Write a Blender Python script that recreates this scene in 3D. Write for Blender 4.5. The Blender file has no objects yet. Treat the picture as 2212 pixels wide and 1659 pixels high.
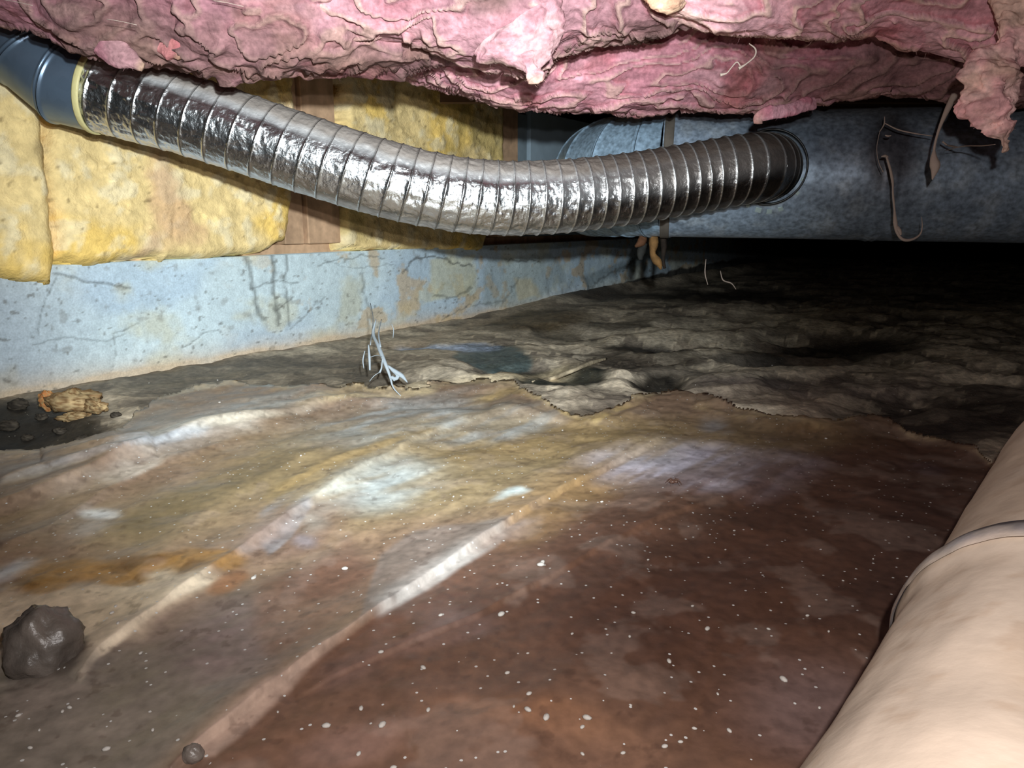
import bpy, math, random
import numpy as np
random.seed(7)
rng = np.random.default_rng(7)
S = bpy.context.scene
C = S.collection
# ------------------------------------------------------------------ camera
FPX, PIT, CH = 1600.0, math.radians(12.5), 0.36
cd = bpy.data.cameras.new('camera'); cam = bpy.data.objects.new('camera', cd); C.objects.link(cam)
cam.location = (0, 0, CH); cam.rotation_euler = (math.radians(90) - PIT, 0, 0)
cd.sensor_width = 36; cd.lens = 36 * FPX / 2212; cd.clip_start = 0.02
S.camera = cam
# ------------------------------------------------------------------ world, lamp, exposure
wd = bpy.data.worlds.new('dark'); S.world = wd; wd.use_nodes = True
wd.node_tree.nodes['Background'].inputs[0].default_value = (.5, .6, .8, 1)
wd.node_tree.nodes['Background'].inputs[1].default_value = 0.0
def spot(name, loc, aim, power, size, blend, col, rad):
    l = bpy.data.lights.new(name, 'SPOT'); l.energy = power; l.spot_size = math.radians(size); l.spot_blend = blend
    l.color = col; l.shadow_soft_size = rad
    o = bpy.data.objects.new(name, l); C.objects.link(o); o.location = loc
    import mathutils
    d = mathutils.Vector(aim) - mathutils.Vector(loc)
    o.rotation_euler = d.to_track_quat('-Z', 'Y').to_euler()
    return o
spot('headlamp', (0.045, 0.0, CH + 0.105), (-0.44, 2.5, 0.20), 205, 68, 1.0, (.88, .97, 1.0), .012)
spot('phone_flash', (0.035, 0.0, CH + 0.06), (0.10, 1.0, 0.26), 19, 155, .9, (1.0, .95, .93), .006)
S.view_settings.view_transform = 'Standard'; S.view_settings.look = 'None'
S.view_settings.exposure = 0.0; S.view_settings.gamma = 1.0; S.view_settings.use_curve_mapping = False
S.cycles.use_denoising = True
S.cycles.max_bounces = 6
# ------------------------------------------------------------------ projections of landmarks to real places
cp, sp = math.cos(PIT), math.sin(PIT)
def P(x, y, Z):
    a = (x - 1106) / FPX * Z; b = (829.5 - y) / FPX * Z
    return np.array((a, Z * cp + b * sp, CH - Z * sp + b * cp))
def F(x, y, z=0.0):
    q = P(x, y, 1.0); return P(x, y, (z - CH) / (q[2] - CH))
WA, WB = F(0, 850), F(1550, 590)
WD = (WB - WA) / np.linalg.norm(WB - WA); WN = np.array((WD[1], -WD[0], 0.0))      # along the wall, out of the wall
def W(x, y, off=0.0):
    q = P(x, y, 1.0) - np.array((0, 0, CH)); o = WA + WN * off
    t = (o[0] * WN[0] + o[1] * WN[1]) / (q[0] * WN[0] + q[1] * WN[1])
    return np.array((0, 0, CH)) + q * t
def topx(V):
    x, y, z = V[..., 0], V[..., 1], V[..., 2] - CH
    d = y * cp - z * sp; u = y * sp + z * cp
    d = np.maximum(d, .02)
    return 1106 + FPX * x / d, 829.5 - FPX * u / d
# ------------------------------------------------------------------ noise and masks
def _h(ix, iy, iz, s):
    n = (ix * 374761393 + iy * 668265263 + iz * 2147483647 + s * 1274126177) & 0xFFFFFFFF
    n = ((n ^ (n >> 13)) * 1274126177) & 0xFFFFFFFF
    n = ((n ^ (n >> 16)) * 2246822519) & 0xFFFFFFFF
    return ((n ^ (n >> 15)) & 0xFFFF) / 65535.0
def vn(x, y, z=None, s=0):
    if z is None: z = np.zeros_like(x)
    fx, fy, fz = np.floor(x), np.floor(y), np.floor(z)
    ix, iy, iz = fx.astype(np.int64), fy.astype(np.int64), fz.astype(np.int64)
    u, v, w = x - fx, y - fy, z - fz
    u = u * u * (3 - 2 * u); v = v * v * (3 - 2 * v); w = w * w * (3 - 2 * w)
    r = 0
    for a in (0, 1):
        for b in (0, 1):
            for c in (0, 1):
                r = r + _h(ix + a, iy + b, iz + c, s) * (u if a else 1 - u) * (v if b else 1 - v) * (w if c else 1 - w)
    return r
def fbm(x, y, z=None, o=4, s=0):
    if z is None: z = np.zeros_like(x)
    r = 0; a = .5; t = 0
    for k in range(o):
        r = r + a * vn(x + 17.3 * k, y - 9.1 * k, z + 5.7 * k, s + k); t += a
        x, y, z = x * 2.03, y * 2.03, z * 2.03; a *= .5
    return r / t
def ss(a, b, x):
    t = np.clip((x - a) / (b - a), 0, 1); return t * t * (3 - 2 * t)
def polydist(x, y, pts):
    """distance to a polyline, side sign (+ = below/right of it when drawn left to right) and how far along"""
    best = np.full(x.shape, 1e9); side = np.zeros(x.shape); par = np.zeros(x.shape)
    n = len(pts) - 1
    for i in range(n):
        ax, ay = pts[i]; bx, by = pts[i + 1]; dx, dy = bx - ax, by - ay
        t = np.clip(((x - ax) * dx + (y - ay) * dy) / (dx * dx + dy * dy + 1e-9), 0, 1)
        d = np.hypot(x - ax - t * dx, y - ay - t * dy)
        sg = np.sign(dx * (y - ay) - dy * (x - ax))
        m = d < best
        best = np.where(m, d, best); side = np.where(m, sg, side); par = np.where(m, (i + t) / n, par)
    return best, side, par
def sdpoly(x, y, pts):
    """signed distance to a polygon, positive inside"""
    d, _, _ = polydist(x, y, list(pts) + [pts[0]])
    inside = np.zeros(x.shape, bool)
    n = len(pts)
    for i in range(n):
        ax, ay = pts[i]; bx, by = pts[(i + 1) % n]
        if ay == by: continue
        c = ((ay > y) != (by > y)) & (x < (bx - ax) * (y - ay) / (by - ay) + ax)
        inside ^= c
    return np.where(inside, d, -d)
def lin(r, g, b):
    c = np.array((r, g, b)) / 255.0
    return np.where(c <= .04045, c / 12.92, ((c + .055) / 1.055) ** 2.4)
def lay(col, m, rgb):
    return col + (np.asarray(rgb) - col) * m[:, None]
# ------------------------------------------------------------------ objects
def tag(o, label=None, cat=None, group=None, kind=None):
    if label: o['label'] = label
    if cat: o['category'] = cat
    if group: o['group'] = group
    if kind: o['kind'] = kind
    return o
def empty(name, label, cat, loc=(0, 0, 0), group=None):
    o = bpy.data.objects.new(name, None); C.objects.link(o); o.location = loc; o.empty_display_size = .05
    return tag(o, label, cat, group)
def link(name, me, mat, parent=None):
    if mat: me.materials.append(mat)
    o = bpy.data.objects.new(name, me); C.objects.link(o)
    if parent:
        o.parent = parent
        o.matrix_parent_inverse = __import__('mathutils').Matrix.Translation(parent.location).inverted()
    return o
def mesh(name, V, Fc, mat, parent=None, col=None, attr=None, smooth=True):
    V = np.asarray(V, float); me = bpy.data.meshes.new(name)
    if isinstance(Fc, np.ndarray) and Fc.ndim == 2:
        n = Fc.shape[1]; me.vertices.add(len(V)); me.vertices.foreach_set('co', V.ravel())
        me.loops.add(Fc.size); me.loops.foreach_set('vertex_index', Fc.ravel().astype(np.int32))
        me.polygons.add(len(Fc)); me.polygons.foreach_set('loop_start', np.arange(0, Fc.size, n, dtype=np.int32))
        me.update(calc_edges=True); me.validate()
    else:
        me.from_pydata([tuple(v) for v in V], [], [tuple(f) for f in Fc]); me.update()
    if smooth: me.polygons.foreach_set('use_smooth', np.ones(len(me.polygons), bool))
    if col is not None:
        a = me.color_attributes.new('Col', 'FLOAT_COLOR', 'POINT')
        a.data.foreach_set('color', np.concatenate([np.clip(col, 0, 1), np.ones((len(col), 1))], 1).ravel())
    for k, v in (attr or {}).items():
        a = me.attributes.new(k, 'FLOAT', 'POINT'); a.data.foreach_set('value', np.asarray(v, float).ravel())
    return link(name, me, mat, parent)
def gridfaces(nu, nv, closed_v=False):
    i = np.arange(nu - 1)[:, None]; j = np.arange(nv if closed_v else nv - 1)[None, :]
    a = i * nv + j; b = i * nv + (j + 1) % nv; c = (i + 1) * nv + (j + 1) % nv; d = (i + 1) * nv + j
    return np.stack([a, b, c, d], -1).reshape(-1, 4)
def compact(V, Fc, keepv, *arrs):
    k = keepv[Fc].all(1); Fc = Fc[k]
    u = np.unique(Fc); m = np.full(len(V), -1); m[u] = np.arange(len(u))
    return (V[u], m[Fc]) + tuple(a[u] for a in arrs)
def solid(V, Fc, back):
    """close a sheet of quads with a back skin and a rim"""
    n = len(V); e = {}
    E = np.concatenate([Fc[:, [0, 1]], Fc[:, [1, 2]], Fc[:, [2, 3]], Fc[:, [3, 0]]])
    key = np.sort(E, 1); k = key[:, 0].astype(np.int64) * n + key[:, 1]
    _, idx, cnt = np.unique(k, return_index=True, return_counts=True)
    B = E[idx[cnt == 1]]
    rim = np.stack([B[:, 1], B[:, 0], B[:, 0] + n, B[:, 1] + n], 1)
    return np.concatenate([V, back]), np.concatenate([Fc, Fc[:, ::-1] + n, rim])
def catmull(pts, n):
    p = np.array(pts, float); p = np.vstack([2 * p[0] - p[1], p, 2 * p[-1] - p[-2]])
    out = []; m = len(p) - 3; per = max(2, n // m)
    for i in range(m):
        t = np.linspace(0, 1, per, endpoint=(i == m - 1))[:, None]
        a, b, c, d = p[i], p[i + 1], p[i + 2], p[i + 3]
        out.append(.5 * (2 * b + (c - a) * t + (2 * a - 5 * b + 4 * c - d) * t ** 2 + (3 * b - a - 3 * c + d) * t ** 3))
    q = np.vstack(out); L = np.r_[0, np.cumsum(np.linalg.norm(np.diff(q, axis=0), axis=1))]
    s = np.linspace(0, L[-1], n)
    return np.stack([np.interp(s, L, q[:, k]) for k in range(3)], 1), s
def frames(q, up=(0, 0, 1)):
    T = np.gradient(q, axis=0); T /= np.linalg.norm(T, axis=1)[:, None]
    A = np.cross(np.array(up, float), T); A /= np.linalg.norm(A, axis=1)[:, None] + 1e-9
    return T, A, np.cross(T, A)
def sweep(q, R, nv, up=(0, 0, 1)):
    """R: (n, nv) radii; angle 0 = sideways, 90 = up"""
    T, A, B = frames(q, up); ph = np.linspace(0, 2 * math.pi, nv, endpoint=False)
    V = q[:, None, :] + R[:, :, None] * (A[:, None, :] * np.cos(ph)[None, :, None] + B[:, None, :] * np.sin(ph)[None, :, None])
    return V.reshape(-1, 3), gridfaces(len(q), nv, True)
def tube(name, pts, rad, mat, parent=None, nv=8, n=None, up=(0, 0, 1), col=None, cap=True):
    n = n or max(6, 6 * len(pts)); q, s = catmull(pts, n)
    r = np.interp(s / s[-1], np.linspace(0, 1, len(rad)), rad) if hasattr(rad, '__len__') else np.full(n, rad)
    V, Fc = sweep(q, np.repeat(r[:, None], nv, 1), nv, up)
    Fl = [tuple(f) for f in Fc]
    if cap: Fl += [tuple(range(nv))[::-1], tuple((n - 1) * nv + k for k in range(nv))]
    return mesh(name, V, Fl, mat, parent, col=None if col is None else np.tile(col, (len(V), 1)))
def box(name, o, ax, ay, az, mat, parent=None, bev=.0015, jit=0.0):
    """box with corner o and edge vectors, with chamfered edges and slightly uneven faces"""
    import bmesh
    o, ax, ay, az = (np.array(v, float) for v in (o, ax, ay, az))
    bm = bmesh.new(); vs = []
    for k in range(8):
        p = o + ax * (k & 1) + ay * ((k >> 1) & 1) + az * ((k >> 2) & 1)
        vs.append(bm.verts.new(p + rng.normal(0, 1, 3) * jit))
    for f in ((0, 2, 3, 1), (4, 5, 7, 6), (0, 1, 5, 4), (2, 6, 7, 3), (0, 4, 6, 2), (1, 3, 7, 5)): bm.faces.new([vs[i] for i in f])
    bmesh.ops.recalc_face_normals(bm, faces=bm.faces)
    bmesh.ops.bevel(bm, geom=list(bm.edges), offset=bev, segments=1, affect='EDGES')
    me = bpy.data.meshes.new(name); bm.to_mesh(me); bm.free()
    return link(name, me, mat, parent)
# ------------------------------------------------------------------ materials
def material(name, base=(.5, .5, .5), attr=False, rough=.8, metal=0., bump=((60, .3, .002),), mott=None, spec=.5,
             rough_attr=None, voro=None, streak=None, sss=0, coat=0, grain=None):
    m = bpy.data.materials.new(name); m.use_nodes = True; nt = m.node_tree; N = nt.nodes; L = nt.links
    b = N['Principled BSDF']; b.inputs['Metallic'].default_value = metal; b.inputs['Roughness'].default_value = rough
    b.inputs['Specular IOR Level'].default_value = spec; b.inputs['Coat Weight'].default_value = coat; b.inputs['Coat Roughness'].default_value = .25
    tc = N.new('ShaderNodeTexCoord')
    if attr:
        c = N.new('ShaderNodeAttribute'); c.attribute_name = 'Col'; out = c.outputs['Color']
    else:
        c = N.new('ShaderNodeRGB'); c.outputs[0].default_value = (*base, 1); out = c.outputs[0]
    def mul(out, fac_out, lo, hi):
        mr = N.new('ShaderNodeMapRange'); mr.inputs['To Min'].default_value = lo; mr.inputs['To Max'].default_value = hi
        mr.inputs['From Min'].default_value = .3; mr.inputs['From Max'].default_value = .7
        L.new(fac_out, mr.inputs[0])
        x = N.new('ShaderNodeMix'); x.data_type = 'RGBA'; x.blend_type = 'MULTIPLY'; x.inputs[0].default_value = 1
        L.new(out, x.inputs[6]); L.new(mr.outputs[0], x.inputs[7]); return x.outputs[2]
    for sc, lo, hi in (mott or ()):
        n = N.new('ShaderNodeTexNoise'); n.inputs['Scale'].default_value = sc; n.inputs['Detail'].default_value = 5
        L.new(tc.outputs['Object'], n.inputs['Vector']); out = mul(out, n.outputs[0], lo, hi)
    if streak:
        mp = N.new('ShaderNodeMapping'); mp.inputs['Scale'].default_value = streak[0]; L.new(tc.outputs['Object'], mp.inputs[0])
        n = N.new('ShaderNodeTexNoise'); n.inputs['Scale'].default_value = 1; n.inputs['Detail'].default_value = 6
        L.new(mp.outputs[0], n.inputs['Vector']); out = mul(out, n.outputs[0], streak[1], streak[2])
    if voro:
        v = N.new('ShaderNodeTexVoronoi'); v.inputs['Scale'].default_value = voro[0]; L.new(tc.outputs['Object'], v.inputs['Vector'])
        sep = N.new('ShaderNodeSeparateColor'); L.new(v.outputs['Color'], sep.inputs[0]); out = mul(out, sep.outputs[0], voro[1], voro[2])
        mr = N.new('ShaderNodeMapRange'); mr.inputs['To Min'].default_value = rough - voro[3]; mr.inputs['To Max'].default_value = rough + voro[3]
        L.new(sep.outputs[1], mr.inputs[0]); L.new(mr.outputs[0], b.inputs['Roughness'])
    if grain:      # fine pale grit: scale, size, colour, share
        v = N.new('ShaderNodeTexVoronoi'); v.inputs['Scale'].default_value = grain[0]; L.new(tc.outputs['Object'], v.inputs['Vector'])
        sep = N.new('ShaderNodeSeparateColor'); L.new(v.outputs['Color'], sep.inputs[0])
        a = N.new('ShaderNodeMath'); a.operation = 'LESS_THAN'; a.inputs[1].default_value = grain[1]; L.new(v.outputs['Distance'], a.inputs[0])
        g = N.new('ShaderNodeMath'); g.operation = 'LESS_THAN'; g.inputs[1].default_value = grain[3]; L.new(sep.outputs[0], g.inputs[0])
        k = N.new('ShaderNodeMath'); k.operation = 'MULTIPLY'; L.new(a.outputs[0], k.inputs[0]); L.new(g.outputs[0], k.inputs[1])
        x = N.new('ShaderNodeMix'); x.data_type = 'RGBA'; L.new(k.outputs[0], x.inputs[0]); L.new(out, x.inputs[6]); x.inputs[7].default_value = (*grain[2], 1)
        out = x.outputs[2]
    L.new(out, b.inputs['Base Color'])
    if rough_attr:
        a = N.new('ShaderNodeAttribute'); a.attribute_name = rough_attr; L.new(a.outputs['Fac'], b.inputs['Roughness'])
    if metal and attr:
        a = N.new('ShaderNodeAttribute'); a.attribute_name = 'metal'; L.new(a.outputs['Fac'], b.inputs['Metallic'])
    prev = None
    for sc, st, dist in bump:
        n = N.new('ShaderNodeTexNoise'); n.inputs['Scale'].default_value = sc; n.inputs['Detail'].default_value = 6
        L.new(tc.outputs['Object'], n.inputs['Vector'])
        bp = N.new('ShaderNodeBump'); bp.inputs['Strength'].default_value = st; bp.inputs['Distance'].default_value = dist
        L.new(n.outputs[0], bp.inputs['Height'])
        if prev: L.new(prev.outputs[0], bp.inputs['Normal'])
        prev = bp
    if prev: L.new(prev.outputs[0], b.inputs['Normal'])
    return m
M = {}
M['soil'] = material('damp_soil', attr=True, rough=.75, rough_attr='rough', mott=((9, .75, 1.25), (70, .65, 1.3)), bump=((25, .35, .012), (160, .45, .003)), spec=.4, grain=(220, .22, (.45, .42, .36), .03))
M['sheet'] = material('dirty_plastic_sheet', attr=True, rough=.4, rough_attr='rough', mott=((14, .84, 1.16), (90, .8, 1.2)), bump=((30, .14, .006), (140, .16, .0016)), spec=.5, grain=(210, .26, (.6, .6, .58), .06))
M['concrete'] = material('pale_blue_painted_concrete', attr=True, rough=.85, mott=((7, .93, 1.06), (60, .9, 1.08), (240, .88, 1.1)), bump=((60, .3, .004), (300, .35, .001)), spec=.3)
M['pink'] = material('pink_glass_wool', attr=True, rough=.95, mott=((30, .78, 1.2), (150, .75, 1.2)), streak=((12, 70, 90), .8, 1.15), bump=((45, .5, .008), (220, .5, .002)), spec=.1)
M['yellow'] = material('yellow_glass_wool', attr=True, rough=.95, mott=((16, .88, 1.12), (60, .86, 1.14)), bump=((50, .5, .008), (200, .5, .002)), spec=.1)
M['foil'] = material('crinkled_aluminium_foil', attr=True, rough=.25, metal=1, rough_attr='rough', mott=((40, .85, 1.15),), bump=((85, .55, .004), (260, .4, .0013)))
M['wire'] = material('wire_under_foil', (.35, .34, .33), rough=.3, metal=1, bump=())
M['galv'] = material('galvanised_steel', attr=True, rough=.5, metal=1, rough_attr='rough', voro=None, mott=((12, .75, 1.2), (95, .6, 1.4)), bump=((120, .08, .001),))
M['galv_new'] = material('bright_galvanised_steel', (.15, .21, .29), rough=.36, metal=.6, voro=(60, .97, 1.03, .02), bump=((20, .1, .004),))
M['darkmetal'] = material('dusty_dark_metal', (.05, .05, .05), rough=.45, metal=.9, bump=((80, .2, .002),))
M['tab'] = material('pale_zinc_tab', (.42, .52, .52), rough=.5, metal=.3, bump=((80, .2, .001),))
M['mastic'] = material('cream_cable_tie', (.62, .55, .26), rough=.5, bump=((90, .4, .003),))
M['wood'] = material('raw_pine', (.62, .40, .25), rough=.8, streak=((18, 18, 2.5), .7, 1.2), mott=((40, .8, 1.1),), bump=((60, .3, .002),), spec=.2)
M['wood_dark'] = material('old_dark_pine', (.16, .09, .055), rough=.85, streak=((3, 18, 18), .6, 1.25), bump=((60, .3, .002),), spec=.2)
M['osb'] = material('grey_sheathing', (.26, .33, .38), rough=.85, mott=((20, .85, 1.1),), bump=((60, .2, .002),), spec=.2)
M['chip'] = material('splintered_wood', attr=True, rough=.85, mott=((60, .6, 1.2),), bump=((90, .6, .004),), spec=.2)
M['kraft'] = material('tan_kraft_jacket', attr=True, rough=.62, mott=((10, .92, 1.06), (55, .93, 1.05)), bump=((14, .18, .01), (70, .15, .002)), spec=.35)
M['tape'] = material('hazy_tape', attr=True, rough=.3, bump=((60, .3, .004),), mott=((50, .75, 1.2),))
M['web'] = material('dusty_cobweb', (.30, .34, .37), rough=.9, bump=((200, .4, .001),), spec=.1)
M['web_brown'] = material('dusty_brown_cobweb', (.42, .33, .28), rough=.9, bump=((200, .4, .001),), spec=.1)
M['crumb'] = material('white_crumb', (.5, .47, .43), rough=.6, bump=((300, .3, .001),))
M['stone'] = material('wet_dark_stone', (.13, .108, .092), rough=.38, mott=((30, .5, 1.4),), bump=((35, .5, .01), (150, .3, .002)))
M['spider'] = material('brown_spider_body', (.10, .05, .035), rough=.4, bump=((400, .3, .0005),))
M['strap'] = material('brown_hanger_strap', (.10, .085, .07), rough=.7, mott=((40, .8, 1.2),), bump=((90, .3, .001),))

# ================================================================== GROUND
def xline(pts, x):
    a = np.array(pts, float); return np.interp(x, a[:, 0], a[:, 1])
SHEET_EDGE = [(-600, 1010), (0, 968), (100, 975), (250, 960), (290, 900), (340, 872), (420, 844), (520, 831), (600, 846), (680, 856), (760, 852), (880, 850), (960, 838), (1040, 826), (1110, 836), (1160, 870), (1215, 898), (1270, 908),
              (1320, 893), (1370, 868), (1440, 852), (1540, 872), (1620, 905), (1700, 925), (1800, 930), (1880, 900), (1925, 910), (1960, 945), (2040, 962), (2110, 985), (2150, 1030), (2240, 1060), (2800, 1100)]
def ground(X, Y, px, py):
    """height of the bare soil"""
    q = np.stack([X, Y], 1)
    dw = (X - WA[0]) * WN[0] + (Y - WA[1]) * WN[1]
    wx, wy = X + .12 * fbm(X * 3, Y * 3, s=4), Y + .12 * fbm(X * 3 + 9, Y * 3, s=5)
    nw = .25 + .75 * ss(.05, .8, dw)
    z = nw * .05 * (fbm(wx * 2.2, wy * 2.2, o=3, s=1) - .5) - .012 * ss(1300, 900, px) * ss(.6, .1, dw)
    rid = 1 - np.abs(2 * fbm(wx * 4.2, wy * 6.5, o=4, s=2) - 1)
    far = ss(1.0, 1.5, Y)
    z += nw * far * .05 * (rid - .80)
    z += .012 * (fbm(X * 26, Y * 26, o=3, s=3) - .5)
    # soil heaped against the footing, further right
    z += ss(.16, .0, dw) * (.03 * ss(1000, 1300, px) + .008 * fbm(X * 5, Y * 5, s=8))
    # the hollow beside the wall at left, and the dark puddled hollows
    for (cx, cy, rx, ry, d) in ((60, 925, 190, 52, .05), (1060, 772, 85, 28, .02), (1200, 812, 100, 24, .022), (1430, 822, 60, 20, .06),
                                (1200, 713, 60, 9, .015), (1800, 735, 170, 26, .05), (1400, 745, 90, 12, .02), (1330, 690, 70, 12, .015), (1640, 770, 90, 14, .02), (1260, 905, 80, 22, .012)):
        r = ((px - cx) / rx) ** 2 + ((py - cy) / ry) ** 2
        z -= d * np.exp(-r * 1.2)
    return z
FOLDS = [  # (line in landmarks, half width px, height m, lip m below-right of the line)
    ([(330, 1720), (400, 1659), (560, 1535), (780, 1388), (960, 1255), (1150, 1118), (1240, 1060), (1340, 1008), (1450, 950)], 26, .0025, -.007),
    ([(170, 1490), (215, 1430), (300, 1372), (400, 1300), (500, 1225), (640, 1120), (800, 1020), (900, 960), (1000, 915), (1150, 890)], 20, .007, -.003),
    ([(-60, 1130), (90, 1085), (200, 1040), (330, 985), (440, 945), (560, 925), (700, 885), (860, 862)], 22, .017, -.004),
    ([(0, 1190), (110, 1150), (200, 1090), (330, 1020), (520, 960), (640, 920)], 14, .006, 0),
    ([(640, 1530), (760, 1480), (1000, 1375), (1180, 1290), (1300, 1215), (1440, 1140), (1600, 1090), (1730, 1030)], 44, .003, -.003),
    ([(300, 1270), (420, 1150), (520, 1080), (640, 1010), (760, 965), (880, 930)], 30, .006, 0),
    ([(90, 1000), (200, 985), (330, 975)], 14, .014, 0),
    ([(0, 1060), (100, 1030), (240, 1010), (340, 1000)], 12, .014, 0),
    ([(1240, 1010), (1400, 975), (1560, 960), (1700, 935)], 30, .005, 0),
    ([(900, 1659), (1050, 1580), (1300, 1540), (1500, 1600)], 60, .003, 0),
    ([(1060, 890), (1160, 900), (1260, 925), (1330, 915), (1400, 880)], 16, .012, 0),
    ([(600, 1070), (760, 1000), (900, 950)], 16, .005, 0), ([(820, 1190), (1000, 1090), (1100, 1060)], 20, .004, 0),
    ([(1500, 890), (1640, 930), (1800, 945), (1920, 915)], 16, .012, 0)]
def sheetz(X, Y, px, py):
    z = .006 + .5 * ground(X, Y, px, py) * 1.0
    wx = px + 8 * (fbm(X * 9, Y * 9, s=31) - .5) * 2; wy = py + 9 * (fbm(X * 9 + 4, Y * 9, s=32) - .5) * 2
    for k, (ln, w, h, lip) in enumerate(FOLDS):
        d, s, t = polydist(wx, wy, ln)
        env = np.sin(np.clip(t, 0, 1) * math.pi) ** .35
        hh = h * env * (.7 + .6 * fbm(X * 6, Y * 6, s=40 + k))
        z += hh * np.exp(-(d / np.where(s > 0, w * .6, w * 2.0)) ** 1.25)
        if lip: z += -lip * env * ss(120, 0, d) * np.where(s < 0, 1, ss(5, 0, d))
    # fine tension wrinkles running up to the right
    u = X * .78 + Y * -.62
    z += .004 * (fbm(u * 30 + 2 * fbm(X * 4, Y * 4, s=6), (X * .62 + Y * .78) * 5, o=3, s=50) - .5)
    z += .007 * (fbm(u * 11, (X * .62 + Y * .78) * 2.5, o=3, s=51) - .5)
    return z
ys_px = np.r_[np.linspace(537, 600, 22), np.linspace(603, 1690, 370), np.linspace(1700, 2300, 24)]
xs_px = np.r_[np.linspace(-1100, -60, 50), np.linspace(-56, 2268, 640), np.linspace(2275, 3300, 50)]
PY, PX = np.meshgrid(ys_px, xs_px, indexing='ij')
k = ((829.5 - PY) / FPX); dz = -sp + k * cp; t = -CH / dz
GX = (PX - 1106) / FPX * t; GY = (cp + k * sp) * t
gx, gy, px, py = GX.ravel(), GY.ravel(), PX.ravel(), PY.ravel()
gf = gridfaces(len(ys_px), len(xs_px))[:, ::-1]
dwall = (gx - WA[0]) * WN[0] + (gy - WA[1]) * WN[1]
edge = xline(SHEET_EDGE, px) + 9 * (fbm(gx * 22, gy * 22, s=61) - .5) * 2 + 14 * (fbm(gx * 6, gy * 6, s=62) - .5)
gz = ground(gx, gy, px, py)
sz = sheetz(gx, gy, px, py)
below = py - edge
under = ss(4, 40, below)
gz2 = np.where(below > 5, np.minimum(gz, sz - .004), gz) - .004 * under
# ---- soil colour (mud, pale silt, wet patches; paler on ridges, darker in hollows)
n1 = fbm(gx * 5, gy * 5, s=70); n2 = fbm(gx * 14, gy * 14, s=71); n3 = fbm(gx * 2, gy * 5, s=72)
col = np.tile(lin(158, 144, 126), (len(gx), 1))
col = lay(col, ss(.42, .62, n1) * .7, lin(186, 172, 152))
col = lay(col, ss(.5, .7, n2) * .6, lin(104, 92, 80))
rid = 1 - np.abs(2 * fbm((gx + .12 * fbm(gx * 3, gy * 3, s=4)) * 4.2, (gy + .12 * fbm(gx * 3 + 9, gy * 3, s=5)) * 6.5, o=4, s=2) - 1)
col = lay(col, ss(.80, .95, rid) * .8, lin(228, 210, 184)); col = lay(col, ss(.66, .5, rid) * .6, lin(82, 72, 62))
lv = fbm(gx * 3.4 + .3 * n2, gy * 4.6 + .3 * n1, o=4, s=73) * 9; lf = lv - np.floor(lv); lh = vn(np.floor(lv) * 3.7, np.floor(lv) * 1.3 + .5, s=74)
zone_ = ss(.10, .35, dwall)
col = lay(col, (lh > .6) * .55 * zone_ * ss(0, .08, lf), lin(92, 84, 76)); col = lay(col, (lh < .3) * .6 * zone_ * ss(0, .08, lf), lin(206, 192, 170))
col = lay(col, ss(.12, .02, lf) * .7 * zone_, lin(232, 214, 186))
wpx = px + 60 * (fbm(gx * 8, gy * 8, o=6, s=80) - .5) * 2 * ss(500, 1100, py) + 14 * (fbm(gx * 8, gy * 8, s=80) - .5); wpy = py + (10 + 26 * ss(800, 1300, py)) * (fbm(gx * 9 + 3, gy * 9, o=6, s=81) - .5) * 2
rough = np.full(len(gx), .8)
def blob(c, cx, cy, rx, ry, rgb, a=1.0, soft=.5, ang=0, wob=1.0):
    ca, sa = math.cos(math.radians(ang)), math.sin(math.radians(ang))
    x = (px + (wpx - px) * wob - cx); y = (py + (wpy - py) * wob - cy)
    u = (x * ca + y * sa) / rx; v = (-x * sa + y * ca) / ry
    r = np.sqrt(u * u + v * v); m = ss(1 + soft, 1 - soft, r) * a
    return lay(c, m, rgb), m
for (cx, cy, rx, ry, c, a, soft, ro) in (
        (500, 800, 420, 42, (104, 96, 84), .7, .4, .6), (60, 905, 190, 60, (38, 34, 30), .95, .3, .7), (1060, 770, 88, 30, (92, 106, 106), .95, .12, .25),
        (1200, 812, 105, 26, (52, 54, 48), .95, .12, .3), (1430, 822, 62, 20, (22, 20, 18), .95, .25, .4), (1200, 713, 58, 9, (52, 46, 38), .9, .12, .4),
        (1150, 690, 120, 22, (104, 88, 62), .8, .3, .6), (1400, 745, 90, 12, (48, 46, 46), .9, .2, .4), (1345, 700, 70, 10, (50, 48, 46), .9, .2, .4), (1380, 770, 130, 26, (66, 58, 50), .7, .3, .5),
        (1260, 905, 120, 34, (88, 76, 64), .85, .3, .6), (1560, 640, 180, 14, (40, 34, 30), .9, .3, .6), (1310, 640, 90, 10, (60, 50, 40), .8, .3, .7),
        (1800, 745, 190, 30, (26, 20, 18), .9, .3, .6), (1640, 765, 100, 14, (70, 66, 62), .8, .3, .5), (1620, 860, 150, 24, (170, 152, 134), .6, .5, .7),
        (1750, 830, 260, 16, (104, 92, 88), .6, .5, .6), (2080, 900, 260, 60, (44, 32, 26), .85, .4, .6), (2000, 640, 320, 26, (60, 58, 60), .5, .5, .5), (1330, 860, 170, 16, (96, 84, 74), .5, .5, .6)):
    col, m = blob(col, cx, cy, rx, ry, lin(*c), a, soft); rough = rough + (ro - rough) * m
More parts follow.
